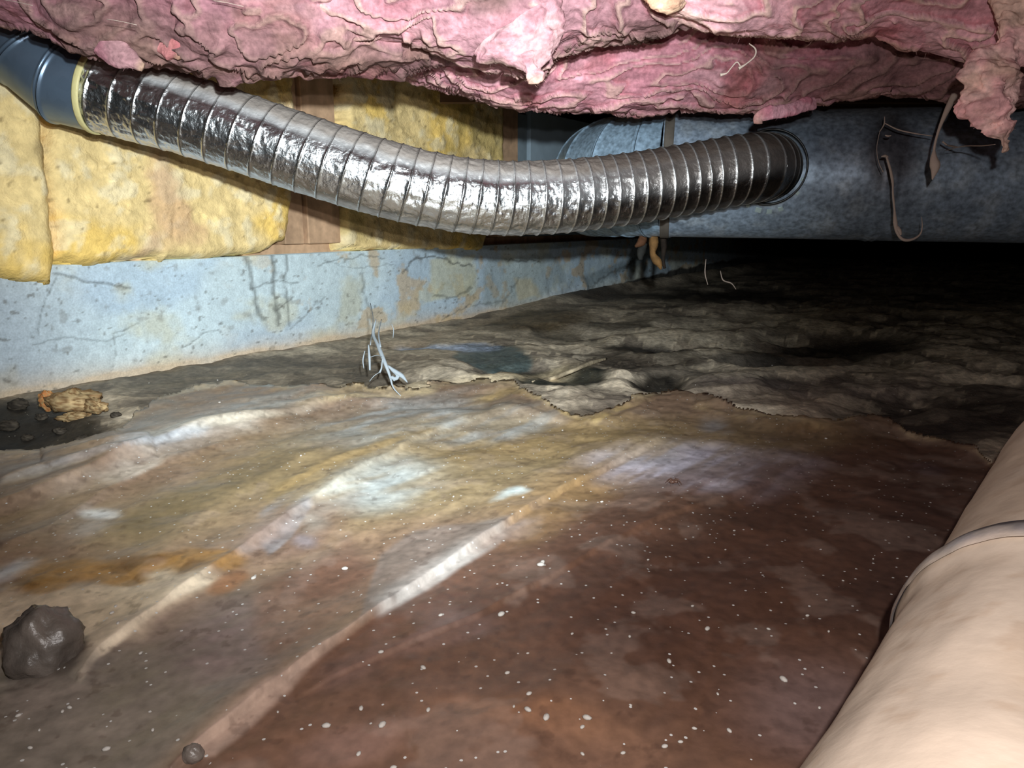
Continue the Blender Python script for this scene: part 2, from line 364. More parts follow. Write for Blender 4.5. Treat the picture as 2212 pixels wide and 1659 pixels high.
# long pale silt streaks along the sheet border and around the hollows
for ln, w, c, a in (([(380, 870), (560, 880), (720, 850), (900, 838), (1060, 822), (1170, 800), (1300, 780)], 9, (196, 178, 146), .8),
                    ([(700, 740), (900, 728), (1000, 702), (1100, 668), (1220, 655)], 7, (190, 170, 146), .7),
                    ([(830, 738), (1000, 744), (1100, 742)], 5, (176, 190, 214), .9),
                    ([(1020, 700), (1150, 720), (1300, 705), (1420, 690), (1560, 700)], 9, (168, 156, 138), .6),
                    ([(1480, 640), (1600, 700), (1720, 760), (1850, 770)], 10, (128, 112, 98), .5),
                    ([(1290, 655), (1400, 665), (1520, 640)], 6, (150, 136, 116), .5),
                    ([(250, 830), (400, 812), (560, 790)], 5, (140, 128, 108), .6)):
    d, s_, t_ = polydist(wpx, wpy, ln); m = ss(w * 1.6, w * .3, d) * a * ss(0, .15, t_) * ss(1, .85, t_); col = lay(col, m, lin(*c))
keep = (dwall > -.12) & (below < 40)
V, Fc, c_, r_ = compact(np.stack([gx, gy, gz2], 1), gf, (dwall > -.12), col, rough)
fl = mesh('floor', V, Fc, M['soil'], col=c_, attr={'rough': r_}); tag(fl, kind='structure')
# ---- the plastic sheet
n1 = fbm(gx * 4, gy * 4, s=90); n2 = fbm(gx * 16, gy * 16, s=91); n3 = fbm(gx * 9, gy * 3, s=92)
sc = np.tile(lin(150, 126, 104), (len(gx), 1)); rough = np.full(len(gx), .42)
sc = lay(sc, ss(.42, .62, n1) * .5, lin(132, 104, 84))
def poly(c, pts, rgb, a=1.0, soft=20, wob=1.0):
    d = sdpoly(px + (wpx - px) * wob, py + (wpy - py) * wob, pts); m = ss(-soft, soft, d) * a
    return lay(c, m, rgb), m
# brown mud showing through on the right and at the bottom
BR = [(330, 1720), (400, 1659), (560, 1535), (780, 1388), (960, 1255), (1150, 1118), (1240, 1060), (1340, 1008), (1450, 975), (1700, 940), (1960, 955), (2150, 1000), (2500, 1000), (2700, 1720), (1500, 2400), (300, 2400)]
sc, m = poly(sc, BR, lin(104, 74, 58), .85, 5, .06)
sc, m = poly(sc, [(1250, 1180), (1550, 1130), (1760, 1040), (2000, 980), (2300, 1000), (2500, 1800), (1700, 1800), (1300, 1500), (1100, 1330)], lin(86, 58, 44), .6, 90)
sc, m = blob(sc, 1180, 1250, 220, 60, lin(92, 64, 50), .6, .6, -25)
sc, m = blob(sc, 900, 1330, 130, 60, lin(98, 66, 52), .5, .6, -30)
sc, m = blob(sc, 1600, 1330, 300, 140, lin(84, 58, 46), .5, .7)
sc, m = blob(sc, 1750, 1560, 160, 110, lin(118, 100, 98), .6, .7)
sc, m = blob(sc, 1130, 1590, 170, 40, lin(140, 100, 72), .6, .5, 8)
sc, m = blob(sc, 780, 1630, 120, 40, lin(150, 120, 108), .5, .5, -15)
sc, m = blob(sc, 1290, 1640, 130, 40, lin(136, 102, 80), .5, .6, 12)
sc, m = blob(sc, 1000, 1455, 120, 34, lin(112, 80, 58), .4, .6, -12)
sc, m = blob(sc, 1980, 1240, 150, 220, lin(58, 44, 42), .5, .7)  # darker patch along the left side of the tan duct
# olive / ochre centre
sc, m = poly(sc, [(200, 1180), (420, 1020), (700, 930), (1050, 890), (1400, 930), (1800, 950), (1700, 1010), (1300, 1020), (1080, 1110), (700, 1170), (560, 1120), (300, 1190)], lin(150, 132, 96), .8, 50)
sc, m = blob(sc, 1150, 960, 330, 50, lin(160, 134, 92), .6, .6)
sc, m = blob(sc, 1650, 950, 240, 36, lin(120, 98, 70), .6, .6)
sc, m = blob(sc, 1230, 1090, 190, 46, lin(158, 130, 88), .6, .6, -20)
sc, m = blob(sc, 420, 1090, 170, 34, lin(112, 98, 72), .7, .6, -25)
# grey clingy film lower left
sc, m = poly(sc, [(-400, 1400), (160, 1400), (340, 1370), (520, 1300), (620, 1330), (560, 1500), (420, 1650), (300, 1760), (-400, 2300)], lin(128, 120, 110), .9, 40)
sc, m = blob(sc, 500, 1420, 130, 100, lin(140, 122, 118), .7, .6)
sc, m = poly(sc, [(560, 1280), (740, 1170), (800, 1250), (790, 1330), (690, 1420), (590, 1440)], lin(130, 102, 86), .7, 26)
sc, m = blob(sc, 700, 1270, 90, 40, lin(104, 70, 54), .6, .5, -20)
sc, m = blob(sc, 640, 1160, 150, 36, lin(124, 100, 88), .7, .5, -20)
# pale silt under the film at left, ochre rim above it
sc, m = poly(sc, [(-300, 1290), (60, 1275), (240, 1272), (310, 1255), (330, 1230), (430, 1250), (480, 1262), (330, 1370), (160, 1400), (100, 1340), (-300, 1400)], lin(222, 204, 176), .9, 18)
for b in ((70, 1250, 70, 22), (150, 1240, 80, 26), (250, 1240, 60, 24), (330, 1225, 50, 18), (400, 1225, 56, 26), (470, 1225, 40, 18), (110, 1268, 50, 14), (270, 1262, 60, 12)):
    sc, m = blob(sc, *b, lin(168, 126, 70), .8 , .4); sc = lay(sc, m * ss(.5, .62, fbm(gx * 45, gy * 45, s=98)) * .8, lin(112, 80, 48))
sc, m = blob(sc, 290, 1220, 60, 10, lin(96, 66, 40), .6, .5)
sc, m = blob(sc, 180, 1405, 40, 14, lin(64, 56, 50), .8, .4, -38); sc, m = blob(sc, 90, 1445, 90, 16, lin(60, 52, 46), .7, .5, -8)
sc, m = blob(sc, 500, 1270, 30, 26, lin(160, 112, 76), .7, .4, -40)
# condensation-white haze, and lamp glare painted in as the first pale patch
HAZE_GLARE = ((840, 1060, 100, 46, (196, 206, 206), .85, -8), (700, 1110, 60, 26, (180, 184, 178), .5, -35), (880, 920, 190, 44, (176, 186, 190), .8, -8), (1090, 935, 120, 26, (170, 180, 186), .6, -14),
      (400, 960, 150, 22, (196, 206, 216), .85, -16), (560, 905, 130, 22, (190, 198, 200), .7, -12), (330, 920, 60, 30, (150, 150, 146), .6, -30),
      (1500, 1035, 170, 48, (206, 200, 214), .95, 3), (1620, 1010, 120, 20, (176, 170, 186), .7, 6), (1390, 1000, 70, 20, (160, 158, 164), .6, -10),
      (240, 1118, 36, 12, (250, 255, 255), .95, 0), (30, 1240, 50, 16, (220, 228, 236), .9, -20), (570, 1150, 90, 14, (140, 140, 146), .7, -34), (630, 1175, 26, 12, (150, 148, 158), .5, 0),
      (220, 1150, 50, 14, (168, 168, 168), .6, -10), (1100, 1092, 26, 8, (220, 236, 236), .8, 0), (1070, 1160, 70, 12, (160, 156, 162), .7, -14),
      (1000, 1365, 70, 22, (150, 130, 130), .6, -4), (900, 1430, 150, 14, (150, 126, 122), .6, -16), (780, 1490, 60, 20, (156, 128, 124), .5, -20), (960, 1390, 60, 12, (160, 142, 142), .5, -28),
      (1560, 935, 30, 16, (160, 158, 160), .6, 0), (1990, 1020, 60, 12, (120, 104, 112), .5, 10), (110, 1020, 110, 16, (150, 150, 152), .7, -12),
      (60, 1050, 100, 10, (170, 166, 160), .6, -12), (120, 1130, 120, 24, (150, 140, 128), .6, -16))
stn = fbm((gx * .78 - gy * .62) * 34, (gx * .62 + gy * .78) * 7, o=5, s=150)
for (cx, cy, rx, ry, c, a, an) in HAZE_GLARE:
    _, m = blob(sc, cx, cy, rx, ry, lin(*c), a, .75, an); m = m * (.3 + .7 * ss(.36, .62, stn)); sc = lay(sc, m, lin(*c)); rough = rough + (.3 - rough) * m * .5
# triangular doubled film beside the main crease, pale streak folds
sc, m = poly(sc, [(780, 1385), (795, 1300), (820, 1210), (900, 1160), (1010, 1150), (1100, 1145), (1000, 1225), (880, 1315)], lin(128, 118, 112), .7, 7, .15)
sc, m = poly(sc, [(400, 1662), (470, 1600), (560, 1528), (680, 1450), (780, 1383), (700, 1452), (600, 1545), (520, 1620), (470, 1662)], lin(178, 154, 138), .8, 9, .2)
for ln, w, c, a in (([(170, 1490), (215, 1430), (300, 1372), (400, 1300), (470, 1262)], 13, (232, 216, 190), .9),
                    ([(90, 1100), (230, 1060), (330, 1010), (440, 965), (600, 935)], 13, (214, 204, 190), .8),
                    ([(300, 980), (420, 950), (620, 910), (720, 880)], 13, (214, 204, 184), .7),
                    ([(620, 900), (760, 868), (870, 858), (960, 850)], 13, (226, 206, 166), .7),
                    ([(1000, 880), (1110, 858), (1190, 880), (1230, 905), (1290, 925), (1350, 893), (1440, 862)], 9, (206, 178, 120), .8),
                    ([(1480, 880), (1600, 915), (1760, 940), (1860, 935)], 9, (176, 152, 112), .7),
                    ([(0, 985), (120, 992), (210, 985)], 9, (196, 176, 150), .8),
                    ([(1780, 905), (1860, 885), (1920, 900)], 14, (222, 200, 180), .8),
                    ([(1980, 950), (2080, 970), (2120, 1000)], 6, (140, 92, 74), .6),
                    ([(560, 1110), (700, 1030), (820, 985), (960, 935)], 10, (168, 142, 96), .6), ([(340, 876), (420, 848), (520, 834), (600, 850), (680, 860)], 4, (170, 180, 182), .9), ([(800, 1370), (900, 1300), (1000, 1225), (1100, 1145)], 20, (178, 172, 166), 1.0), ([(560, 1210), (620, 1160), (690, 1100)], 12, (150, 150, 154), .7)):
    d, s_, t_ = polydist(px + (wpx - px) * .35, py + (wpy - py) * .35, ln); m = np.where(s_ > 0, ss(w * .9, w * .3, d), ss(w * 2.6, w * .1, d)) * a * ss(0, .12, t_) * ss(1, .88, t_) * (.25 + .75 * ss(.35, .6, fbm(gx * 12, gy * 12, s=99))); sc = lay(sc, m, lin(*c))
sc = lay(sc, ss(15, 3, below) * ss(.35, .6, fbm(gx * 15, gy * 15, s=151)) * .8, lin(206, 184, 146))
# mud freckles
fr = fbm(gx * 90, gy * 90, o=4, s=95); sc = lay(sc, ss(.66, .74, fr) * .35, lin(70, 50, 40))
fr = fbm(gx * 24, gy * 24, o=4, s=96); sc = lay(sc, ss(.56, .66, fr) * .16, lin(176, 158, 146))
rough += .25 * (n2 - .5)
keep = (below > 0) & (py < 2000) & (dwall > .03) & (px > -900) & (px < 2900)
lipz = .006 * ss(26, 0, below) + .004 * (fbm(gx * 30, gy * 30, s=97) - .5) * ss(26, 0, below)
sn = np.r_[np.diff(ys_px), 9][:, None] * np.ones((1, len(xs_px))); first = (below > 0) & (below < sn.ravel() * 1.02)
kq = (829.5 - edge) / FPX; tq = -CH / (-sp + kq * cp); sgx = np.where(first, (px - 1106) / FPX * tq, gx); sgy = np.where(first, (cp + kq * sp) * tq, gy)
V, Fc, c_, r_ = compact(np.stack([sgx, sgy, sz + lipz], 1), gf, keep, sc, np.clip(rough, .2, .8))
B = V.copy(); B[:, 2] -= .0018
V2, F2 = solid(V, Fc, B)
o = mesh('ground_sheet', V2, F2, M['sheet'], col=np.vstack([c_, c_]), attr={'rough': np.r_[r_, r_]})
tag(o, 'muddy creased plastic ground sheet spread over the soil in the foreground', 'plastic sheet')

# ================================================================== FOUNDATION WALL (left)
L0, L1, ZT = -1.6, 7.6, .262
SL = np.interp(np.linspace(0, 1, 620), [0, .08, .92, 1], [L0, -.15, 5.2, L1]) if False else np.r_[np.linspace(L0, -.1, 40), -.1 + (np.linspace(0, 1, 560)[1:] ** 1.7) * 4.9, np.linspace(4.85, L1, 30)]
SZ = np.linspace(-.06, ZT, 120)
A, Bz = np.meshgrid(SL, SZ, indexing='ij'); a, b = A.ravel(), Bz.ravel()
base = WA[None, :] + WD[None, :] * a[:, None]; base[:, 2] = b
wx_, wy_ = topx(base)
d = .010 * (fbm(a * 5, b * 9, s=101) - .5) + .004 * (fbm(a * 30, b * 30, s=102) - .5)
lump = ss(1050, 1250, wx_) * ss(.12, .02, b); d += lump * .03 * fbm(a * 14, b * 14, s=103)
wc = np.tile(lin(200, 218, 228), (len(a), 1))
m1 = fbm(a * 3, b * 5, s=104); wc = lay(wc, ss(.45, .65, m1) * .5, lin(212, 228, 230)); wc = lay(wc, ss(.55, .4, m1) * .5, lin(178, 200, 220))
m2 = fbm(a * 8 + 3, b * 10, s=105); wc = lay(wc, ss(.55, .72, m2) * .6, lin(206, 204, 178))
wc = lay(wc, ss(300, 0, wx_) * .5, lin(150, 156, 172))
m3 = fbm(a * 12, b * 26, s=106); low = np.exp(-np.clip(b, 0, 1) / .02)
wc = lay(wc, np.clip(low * (.5 + m3), 0, .9), lin(214, 190, 160))
wc = lay(wc, ss(.60, .70, fbm(a * 16 + 7, b * 16, s=107)) * .7 * ss(420, 700, wx_), lin(206, 180, 140))
fk = fbm(a * 90, b * 90, o=2, s=108); wc = lay(wc, ss(.76, .84, fk) * .6, lin(96, 92, 84))
fk = fbm(a * 40, b * 40, o=2, s=109); wc = lay(wc, ss(.74, .82, fk) * .35, lin(112, 104, 92))
# unpainted footing below the paint line
pl = xline([(-500, 905), (0, 865), (240, 822), (560, 770), (800, 738), (1000, 702), (1100, 668), (1200, 645), (1260, 628), (1400, 596), (1530, 566), (1700, 545), (2300, 520)], wx_) + 6 * (fbm(a * 12, b * 12, s=110) - .5) * 2
foot = ss(-2, 4, wy_ - pl) * ss(900, 1200, wx_); wc = lay(wc, foot, lin(74, 72, 68)); d -= .006 * foot
wc = lay(wc, ss(1500, 1640, wx_) * .8, lin(70, 74, 78))  # far right end darkened in the colour, where the wall runs into the dark
# patched rectangle of cream repair and grey cement near the middle
for pts, c, a_ in (([(930, 560), (1022, 548), (1030, 600), (1010, 640), (932, 650)], (206, 204, 176), .7), ([(1050, 560), (1190, 545), (1230, 600), (1120, 670), (1040, 660)], (150, 160, 156), .45),
                   ([(1110, 600), (1150, 600), (1165, 640), (1120, 650)], (206, 196, 164), .7), ([(850, 655), (905, 650), (900, 680), (855, 690)], (216, 196, 158), .5),
                   ([(1250, 600), (1400, 545), (1380, 575), (1262, 622)], (128, 144, 152), .6)):
    q = sdpoly(wx_ + 14 * (fbm(a * 30, b * 30, s=111) - .5), wy_ + 10 * (fbm(a * 30, b * 30, s=112) - .5), pts); wc = lay(wc, ss(-4, 6, q) * a_, lin(*c))
CR = [([(530, 545), (545, 600), (560, 680), (570, 690)], 7, .6), ([(590, 545), (592, 620), (602, 700)], 7, .65), ([(616, 545), (618, 640), (624, 705)], 4, .6), ([(545, 625), (600, 605), (640, 612)], 3, .5), ([(600, 670), (630, 640)], 3, .5),
      ([(120, 590), (180, 604), (230, 615), (280, 622)], 4, .55), ([(80, 720), (100, 640), (120, 600)], 3, .45), ([(70, 745), (140, 730), (230, 735), (270, 720)], 3, .4), ([(690, 570), (730, 560), (790, 552), (830, 560)], 3, .5),
      ([(870, 585), (900, 555), (940, 555), (1000, 572), (1020, 575)], 3.5, .7), ([(940, 640), (980, 642), (1015, 622)], 4, .5), ([(1090, 560), (1120, 563), (1165, 563)], 3, .6), ([(1260, 628), (1300, 600), (1380, 560), (1400, 530)], 4, .5),
      ([(1345, 585), (1360, 572), (1366, 560)], 2, .7), ([(240, 800), (250, 760), (245, 720), (300, 700)], 2.5, .4), ([(630, 710), (680, 655), (705, 640)], 3, .4), ([(400, 750), (440, 720), (470, 716), (480, 725)], 2.5, .5),
      ([(780, 590), (792, 640), (805, 690)], 5, .45), ([(700, 560), (760, 580), (850, 570)], 2, .35), ([(960, 690), (1010, 660), (1090, 650), (1120, 600)], 3, .4)]
jx = wx_ + 7 * (fbm(a * 45, b * 45, s=113) - .5) * 2; jy = wy_ + 7 * (fbm(a * 45, b * 45, s=114) - .5) * 2
for ln, w, al in CR:
    q, _, _ = polydist(jx, jy, ln); m = ss(w, w * .2, q) * al; wc = lay(wc, m, lin(86, 88, 84)); d -= .003 * m
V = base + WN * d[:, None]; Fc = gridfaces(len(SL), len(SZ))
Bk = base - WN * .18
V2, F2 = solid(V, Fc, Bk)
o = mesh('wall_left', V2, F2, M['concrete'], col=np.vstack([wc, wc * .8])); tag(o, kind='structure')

# ================================================================== FRAMING ABOVE THE WALL
def on_wall(L, z, off): return WA + WD * L + WN * off + np.array((0, 0, z))
def Lpx(x, y): return float(np.dot(W(x, y) - WA, WD))
UP = np.array((0, 0, 1.0)); ZC = .86
o = box('trim_1', on_wall(L0, ZT - .002, -.17), WD * (L1 - L0), WN * .12, UP * .03, M['wood'], bev=.002); tag(o, kind='structure')     # sill plate
o = box('wall_back', on_wall(L0, ZT + .02, -.20), WD * (L1 - L0), WN * .03, UP * (ZC - ZT - .02), M['osb'], bev=.001); tag(o, kind='structure')     # sheathing behind the studs
def stud(x0, x1, y, mat, label, dep=.11, off=-.15, z0=None, z1=None):
    la, lb = Lpx(x0, y), Lpx(x1, y); z0 = ZT + .0282 if z0 is None else z0; z1 = ZC - .004 if z1 is None else z1
    o = box('wall_stud', on_wall(la, z0, off), WD * (lb - la), WN * dep, UP * (z1 - z0), mat, bev=.003); return tag(o, label, 'stud', 'studs above the foundation wall')
stud(668, 738, 490, M['wood'], 'pale wooden stud under the silver duct between two yellow batts, right half of the pair', dep=.145)
stud(622, 664, 490, M['wood'], 'wooden stud beside the large yellow batt, left half of the pair', dep=.135)
stud(1084, 1128, 300, M['wood'], 'orange pine stud between yellow batt and grey panel', dep=.13)
o = box('stud_side_strip', on_wall(Lpx(1130, 300), ZT + .0282, -.15), WD * (Lpx(1160, 300) - Lpx(1130, 300)), WN * .10, UP * .5, M['osb'], bev=.002)  # grey side of the pine stud, added as a separate strip
tag(o, 'narrow grey side of the orange pine stud, at its right', 'board')
o = box('wall_panel', on_wall(Lpx(1163, 300), ZT + .0282, -.13), WD * (Lpx(1440, 300) - Lpx(1163, 300)), WN * .09, UP * .52, material('pale_blue_panel', (.36, .46, .54), rough=.8, mott=((12, .9, 1.08),), bump=((60, .2, .002),), spec=.2), bev=.002)
tag(o, 'plain pale blue panel behind the elbow of the big round duct', 'panel')
stud(1560, 1640, 300, M['wood_dark'], 'dark stud behind the big round duct', dep=.11)

# ---- yellow glass wool between the studs
def batt_on_wall(pts, thick, label, tint, seed, step=.006, off0=-.05):
    P3 = [W(x, y) for x, y in pts]; Ls = [float(np.dot(p - WA, WD)) for p in P3]; Zs = [p[2] for p in P3]
    A, Bz = np.meshgrid(np.arange(min(Ls) - .02, max(Ls) + .02, step), np.arange(min(Zs) - .02, max(Zs) + .02, step * .8), indexing='ij')
    a, b = A.ravel(), Bz.ravel()
    wa = a + .018 * (fbm(a * 14, b * 14, s=seed) - .5) * 2; wb = b + .014 * (fbm(a * 14, b * 14, s=seed + 1) - .5) * 2
    sd = sdpoly(wa, wb, list(zip(Ls, Zs)))
    th = thick * (1 - (1 - np.clip(sd / (thick * .38), 0, 1)) ** 2) ** .5
    w1 = fbm(a * 7, b * 7, s=seed + 2); w2 = fbm(a * 26 + 2 * w1, b * 26, o=4, s=seed + 3)
    lay_ = fbm(a * 10 + 1.5 * w1, b * 12, s=seed + 4) * 5; fr = lay_ - np.floor(lay_)
    th = th + (.035 * (w1 - .5) + .014 * (w2 - .5) + .006 * ss(.8, 1, fr)) * ss(0, thick, sd)
    c = np.tile(lin(238, 210, 150), (len(a), 1))
    c = lay(c, ss(.45, .62, w1) * .7, lin(246, 204, 104)); c = lay(c, ss(.52, .68, w2) * .6, lin(242, 228, 192))
    g = fbm(a * 5 + 20, b * 6, s=seed + 6); c = lay(c, ss(.58, .70, g) * .7, tint)
    c = lay(c, ss(.8, .86, fbm(a * 70, b * 70, o=2, s=seed + 7)) * .6, lin(110, 90, 60))
    sg = sd.reshape(A.shape); g0, g1 = np.gradient(sg, step, step * .8); gn = np.hypot(g0, g1) + 1e-6
    mv = np.where((sd > 0) & (sd < step * 1.5), sd, 0); a = a - mv * (g0 / gn).ravel(); b = b - mv * (g1 / gn).ravel(); th = np.where(mv > 0, 0, th)
    V = on_wall(0, 0, off0)[None, :] + WD * a[:, None] + UP * b[:, None] + WN * th[:, None]
    Fc = gridfaces(*A.shape)
    V, Fc, c = compact(V, Fc, sd > 0, c)
    Bk = V - WN * (((V - WA) @ WN)[:, None] + .14)
    V2, F2 = solid(V, Fc, Bk)
    o = mesh('yellow_insulation_batt', V2, F2, M['yellow'], col=np.vstack([c, c])); o['label'] = label; o['category'] = 'insulation'; o['group'] = 'yellow insulation batts above the foundation wall'
    return o
batt_on_wall([(-330, 60), (60, 60), (90, 300), (112, 420), (106, 520), (113, 614), (98, 630), (90, 612), (-200, 598), (-330, 596)], .10, 'grey stained yellow insulation batt at the far left, hanging over the wall', lin(140, 118, 84), 200, off0=-.045)
batt_on_wall([(70, 40), (640, 40), (628, 300), (626, 440), (618, 520), (560, 548), (470, 560), (360, 566), (345, 582), (330, 568), (180, 578), (100, 574), (88, 480), (80, 380)], .10, 'large puffy yellow insulation batt under the left end of the silver duct', lin(206, 166, 130), 230, off0=-.06)
batt_on_wall([(742, 60), (1085, 60), (1086, 400), (1040, 545), (900, 545), (740, 545), (738, 480)], .07, 'yellow insulation batt right of the stud pair, shaded at its top', lin(200, 176, 110), 260, step=.009, off0=-.05)
# ================================================================== CEILING
o = box('ceiling', (-3.2, -.9, ZC + .06), (9.5, 0, 0), (0, 10.2, 0), (0, 0, .02), M['wood_dark']); tag(o, kind='structure')
for i, (y, lb_) in enumerate(((.9, 'nearest dark floor joist, above the near pink batts'), (1.72, 'dark floor joist above the big round duct'), (2.6, 'farthest dark floor joist, beyond the big round duct'))):
    x0 = -.05 + WA[0] + (y - WA[1]) * WD[0] / WD[1] if y > .5 else -2
    o = box('floor_joist', (x0 + .16, y, ZC - .12), (6.2 - x0, 0, 0), (0, .038, 0), (0, 0, .1795), M['wood_dark'])
    tag(o, lb_, 'joist', 'floor joists over the crawl space')
o = box('wall_far', (-2, 9.2, -.1), (9, 0, 0), (0, .1, 0), (0, 0, 1.05), M['concrete']); tag(o, kind='structure')
me = o.data; a_ = me.color_attributes.new('Col', 'FLOAT_COLOR', 'POINT'); a_.data.foreach_set('color', np.tile((.2, .2, .2, 1), len(me.vertices)).astype(float))

# ================================================================== PINK INSULATION
def fringe(V, N, n, ln, wd, mat, parent, seed, cols):
    r = np.random.default_rng(seed); i = r.integers(0, len(V), n); p = V[i]; d = N[i] + r.normal(0, .7, (n, 3)); d[:, 2] -= .35
    d /= np.linalg.norm(d, axis=1)[:, None]; L = ln * r.uniform(.3, 1, n) ** 2
    k = 4; pts = [p]; dd = d
    for j in range(k):
        dd = dd + r.normal(0, .45, (n, 3)); dd /= np.linalg.norm(dd, axis=1)[:, None]; pts.append(pts[-1] + dd * (L / k)[:, None])
    VV = []; sd = np.cross(d, r.normal(0, 1, (n, 3))); sd /= np.linalg.norm(sd, axis=1)[:, None]
    for j, q in enumerate(pts):
        w = wd * (1 - j / (k + .5)); VV += [q - sd * w, q + sd * w]
    VV = np.stack(VV, 1).reshape(-1, 3); m = 2 * (k + 1)
    Fc = np.concatenate([np.stack([np.arange(n) * m + 2 * j, np.arange(n) * m + 2 * j + 1, np.arange(n) * m + 2 * j + 3, np.arange(n) * m + 2 * j + 2], 1) for j in range(k)])
    o = mesh('loose_fibre', VV, Fc, mat, parent, col=np.repeat(cols[i], m, 0)); o['kind'] = 'stuff'; return o
def normals(V, nu, nv):
    G = V.reshape(nu, nv, 3); du = np.gradient(G, axis=0); dv = np.gradient(G, axis=1)
    N = np.cross(du, dv); N /= np.linalg.norm(N, axis=2)[:, :, None] + 1e-12
    return N.reshape(-1, 3)
PINK, ROSE, RED, CREAM, GREY, MAUVE = lin(236, 190, 198), lin(212, 150, 162), lin(186, 92, 102), lin(232, 206, 188), lin(160, 134, 128), lin(206, 166, 174)
def pink_batt(line, D, H, label, seed, dirt=.5, amp=1.0, tone=(1, 1, 1), nu=620, nv=150, redder=0., back=.6, nf=2500):
    """line: (px, py, Z) of the lowest belly of the batt, D depth, H height of the rounded front"""
    q = [P(x, y, z) for x, y, z in line]; q, s = catmull(q, nu)
    th = np.linspace(math.pi * .98, math.pi * 2.02, nv)
    c, sn = np.cos(th), np.sin(th)
    cy = np.sign(c) * np.abs(c) ** .75; cz = -np.abs(np.minimum(sn, 0)) ** .8
    yo = D * np.where(cy < 0, cy * (1 - back), cy * back); zo = H * (1 + cz)
    V = q[:, None, :] + np.stack([np.zeros(nv), yo, zo], 1)[None]
    V[:, 0, 2] = np.maximum(V[:, 0, 2], V[:, 1, 2]); V = V.reshape(-1, 3)
    x, y, z = V.T
    N = normals(V, nu, nv)
    if N.reshape(nu, nv, 3)[nu // 2, nv // 2, 2] > 0: N = -N
    w1 = fbm(x * 4, y * 5, z * 6, s=seed); w2 = fbm(x * 4 + 8, y * 5, z * 6, s=seed + 1)
    big = fbm(x * 3.2, y * 5, z * 5, o=3, s=seed + 2) - .5
    X2, Y2, Z2 = x + .16 * w1, y + .16 * w2, z + .1 * w1
    t = fbm(X2 * 4, Y2 * 9, Z2 * 9, o=4, s=seed + 3) * 9; st = np.floor(t); fr = t - st
    lipn = ss(.5, .90, fr) - ss(.90, 1.0, fr)
    mid = fbm(X2 * 14, Y2 * 22, Z2 * 22, o=4, s=seed + 5) - .5
    fine = fbm(X2 * 50, Y2 * 80, Z2 * 80, o=3, s=seed + 6) - .5
    dsp = amp * (.10 * big + .017 * lipn + .036 * mid + .011 * fine)
    V = V + N * dsp[:, None]
    hs = vn(st * 3.1, st * 1.7 + np.floor(big * 6), s=seed + 7)
    cc = fbm(x * 3 + 3, y * 4, z * 4, s=seed + 8)
    col = np.tile(PINK, (len(x), 1))
    col = lay(col, ss(.35, .65, hs) * .7, ROSE); col = lay(col, ss(.46, .62, cc) * .6, MAUVE)
    col = lay(col, ss(.55, .80, lipn) * .65, CREAM)
    col = lay(col, ss(.25, .02, fr) * (.25 + .5 * redder), RED)
    dm = fbm(x * 5, y * 7, z * 7, s=seed + 9); col = lay(col, ss(.62 - .25 * dirt, .80 - .25 * dirt, dm) * .75, GREY)
    col = lay(col, ss(.60, .70, fbm(x * 7 + 5, y * 8, z * 8, s=seed + 10)) * (.35 + redder), RED)
    dr = fbm(x * 9, y * 12, z * 12, s=seed + 11); col = lay(col, ss(.56, .7, dr) * .4 * dirt, lin(176, 150, 128))
    col = col * np.array(tone)
    Fc = gridfaces(nu, nv)
    o = mesh('pink_insulation_batt', V, np.concatenate([Fc, gridfaces(nu, 2) * 0 + 0]) if False else Fc, M['pink'], col=col)
    tag(o, label, 'insulation', 'pink insulation batts hanging from the ceiling')
    fringe(V, N, nf // 3, .014, .0002, M['pink'], o, seed, col)
    return o
pink_batt([(700, 60, 1.75), (800, 120, 1.62), (900, 165, 1.5), (1000, 198, 1.42), (1130, 233, 1.42), (1300, 243, 1.46), (1450, 236, 1.46), (1600, 238, 1.46), (1760, 226, 1.44), (1900, 206, 1.42), (2060, 212, 1.4), (2212, 222, 1.38), (2500, 226, 1.35), (3000, 226, 1.3)], .32, .20,
          'long low pink batt sagging over the big round metal duct', 300, dirt=.5, amp=.6, redder=.2, tone=(.62, .52, .54))
pink_batt([(-900, 0, 1.16), (-300, 10, 1.17), (-60, 30, 1.18), (60, 58, 1.19), (130, 82, 1.2), (220, 118, 1.2), (300, 128, 1.2), (380, 120, 1.19), (470, 145, 1.18), (560, 152, 1.17), (650, 150, 1.17), (740, 138, 1.17), (860, 130, 1.2), (960, 120, 1.24), (1100, 90, 1.26), (1200, 60, 1.26)], .30, .22,
          'dirty mauve pink batt drooping over the left end of the silver duct', 340, dirt=1.0, amp=.7, tone=(.42, .35, .36))
pink_batt([(380, -60, 1.13), (520, 0, 1.13), (640, 40, 1.13), (760, 74, 1.13), (880, 84, 1.13), (980, 112, 1.13), (1060, 138, 1.13), (1120, 158, 1.13), (1165, 160, 1.13), (1210, 112, 1.13), (1290, 86, 1.13), (1400, 60, 1.13), (1480, 30, 1.13), (1560, -20, 1.13)], .24, .20,
          'pale pink batt with a torn pointed flap hanging at its middle', 380, dirt=.45, amp=.62, tone=(.54, .48, .48))
pink_batt([(1300, -10, 1.08), (1400, 30, 1.08), (1480, 54, 1.08), (1560, 78, 1.08), (1700, 88, 1.08), (1800, 84, 1.08), (1900, 62, 1.08), (2000, 90, 1.09), (2120, 110, 1.09), (2300, 120, 1.09), (2700, 120, 1.13)], .22, .20,
          'bright pink batt at the top right, nearest to the camera', 420, dirt=.1, amp=.5, redder=.12, tone=(1.0, .9, .9))
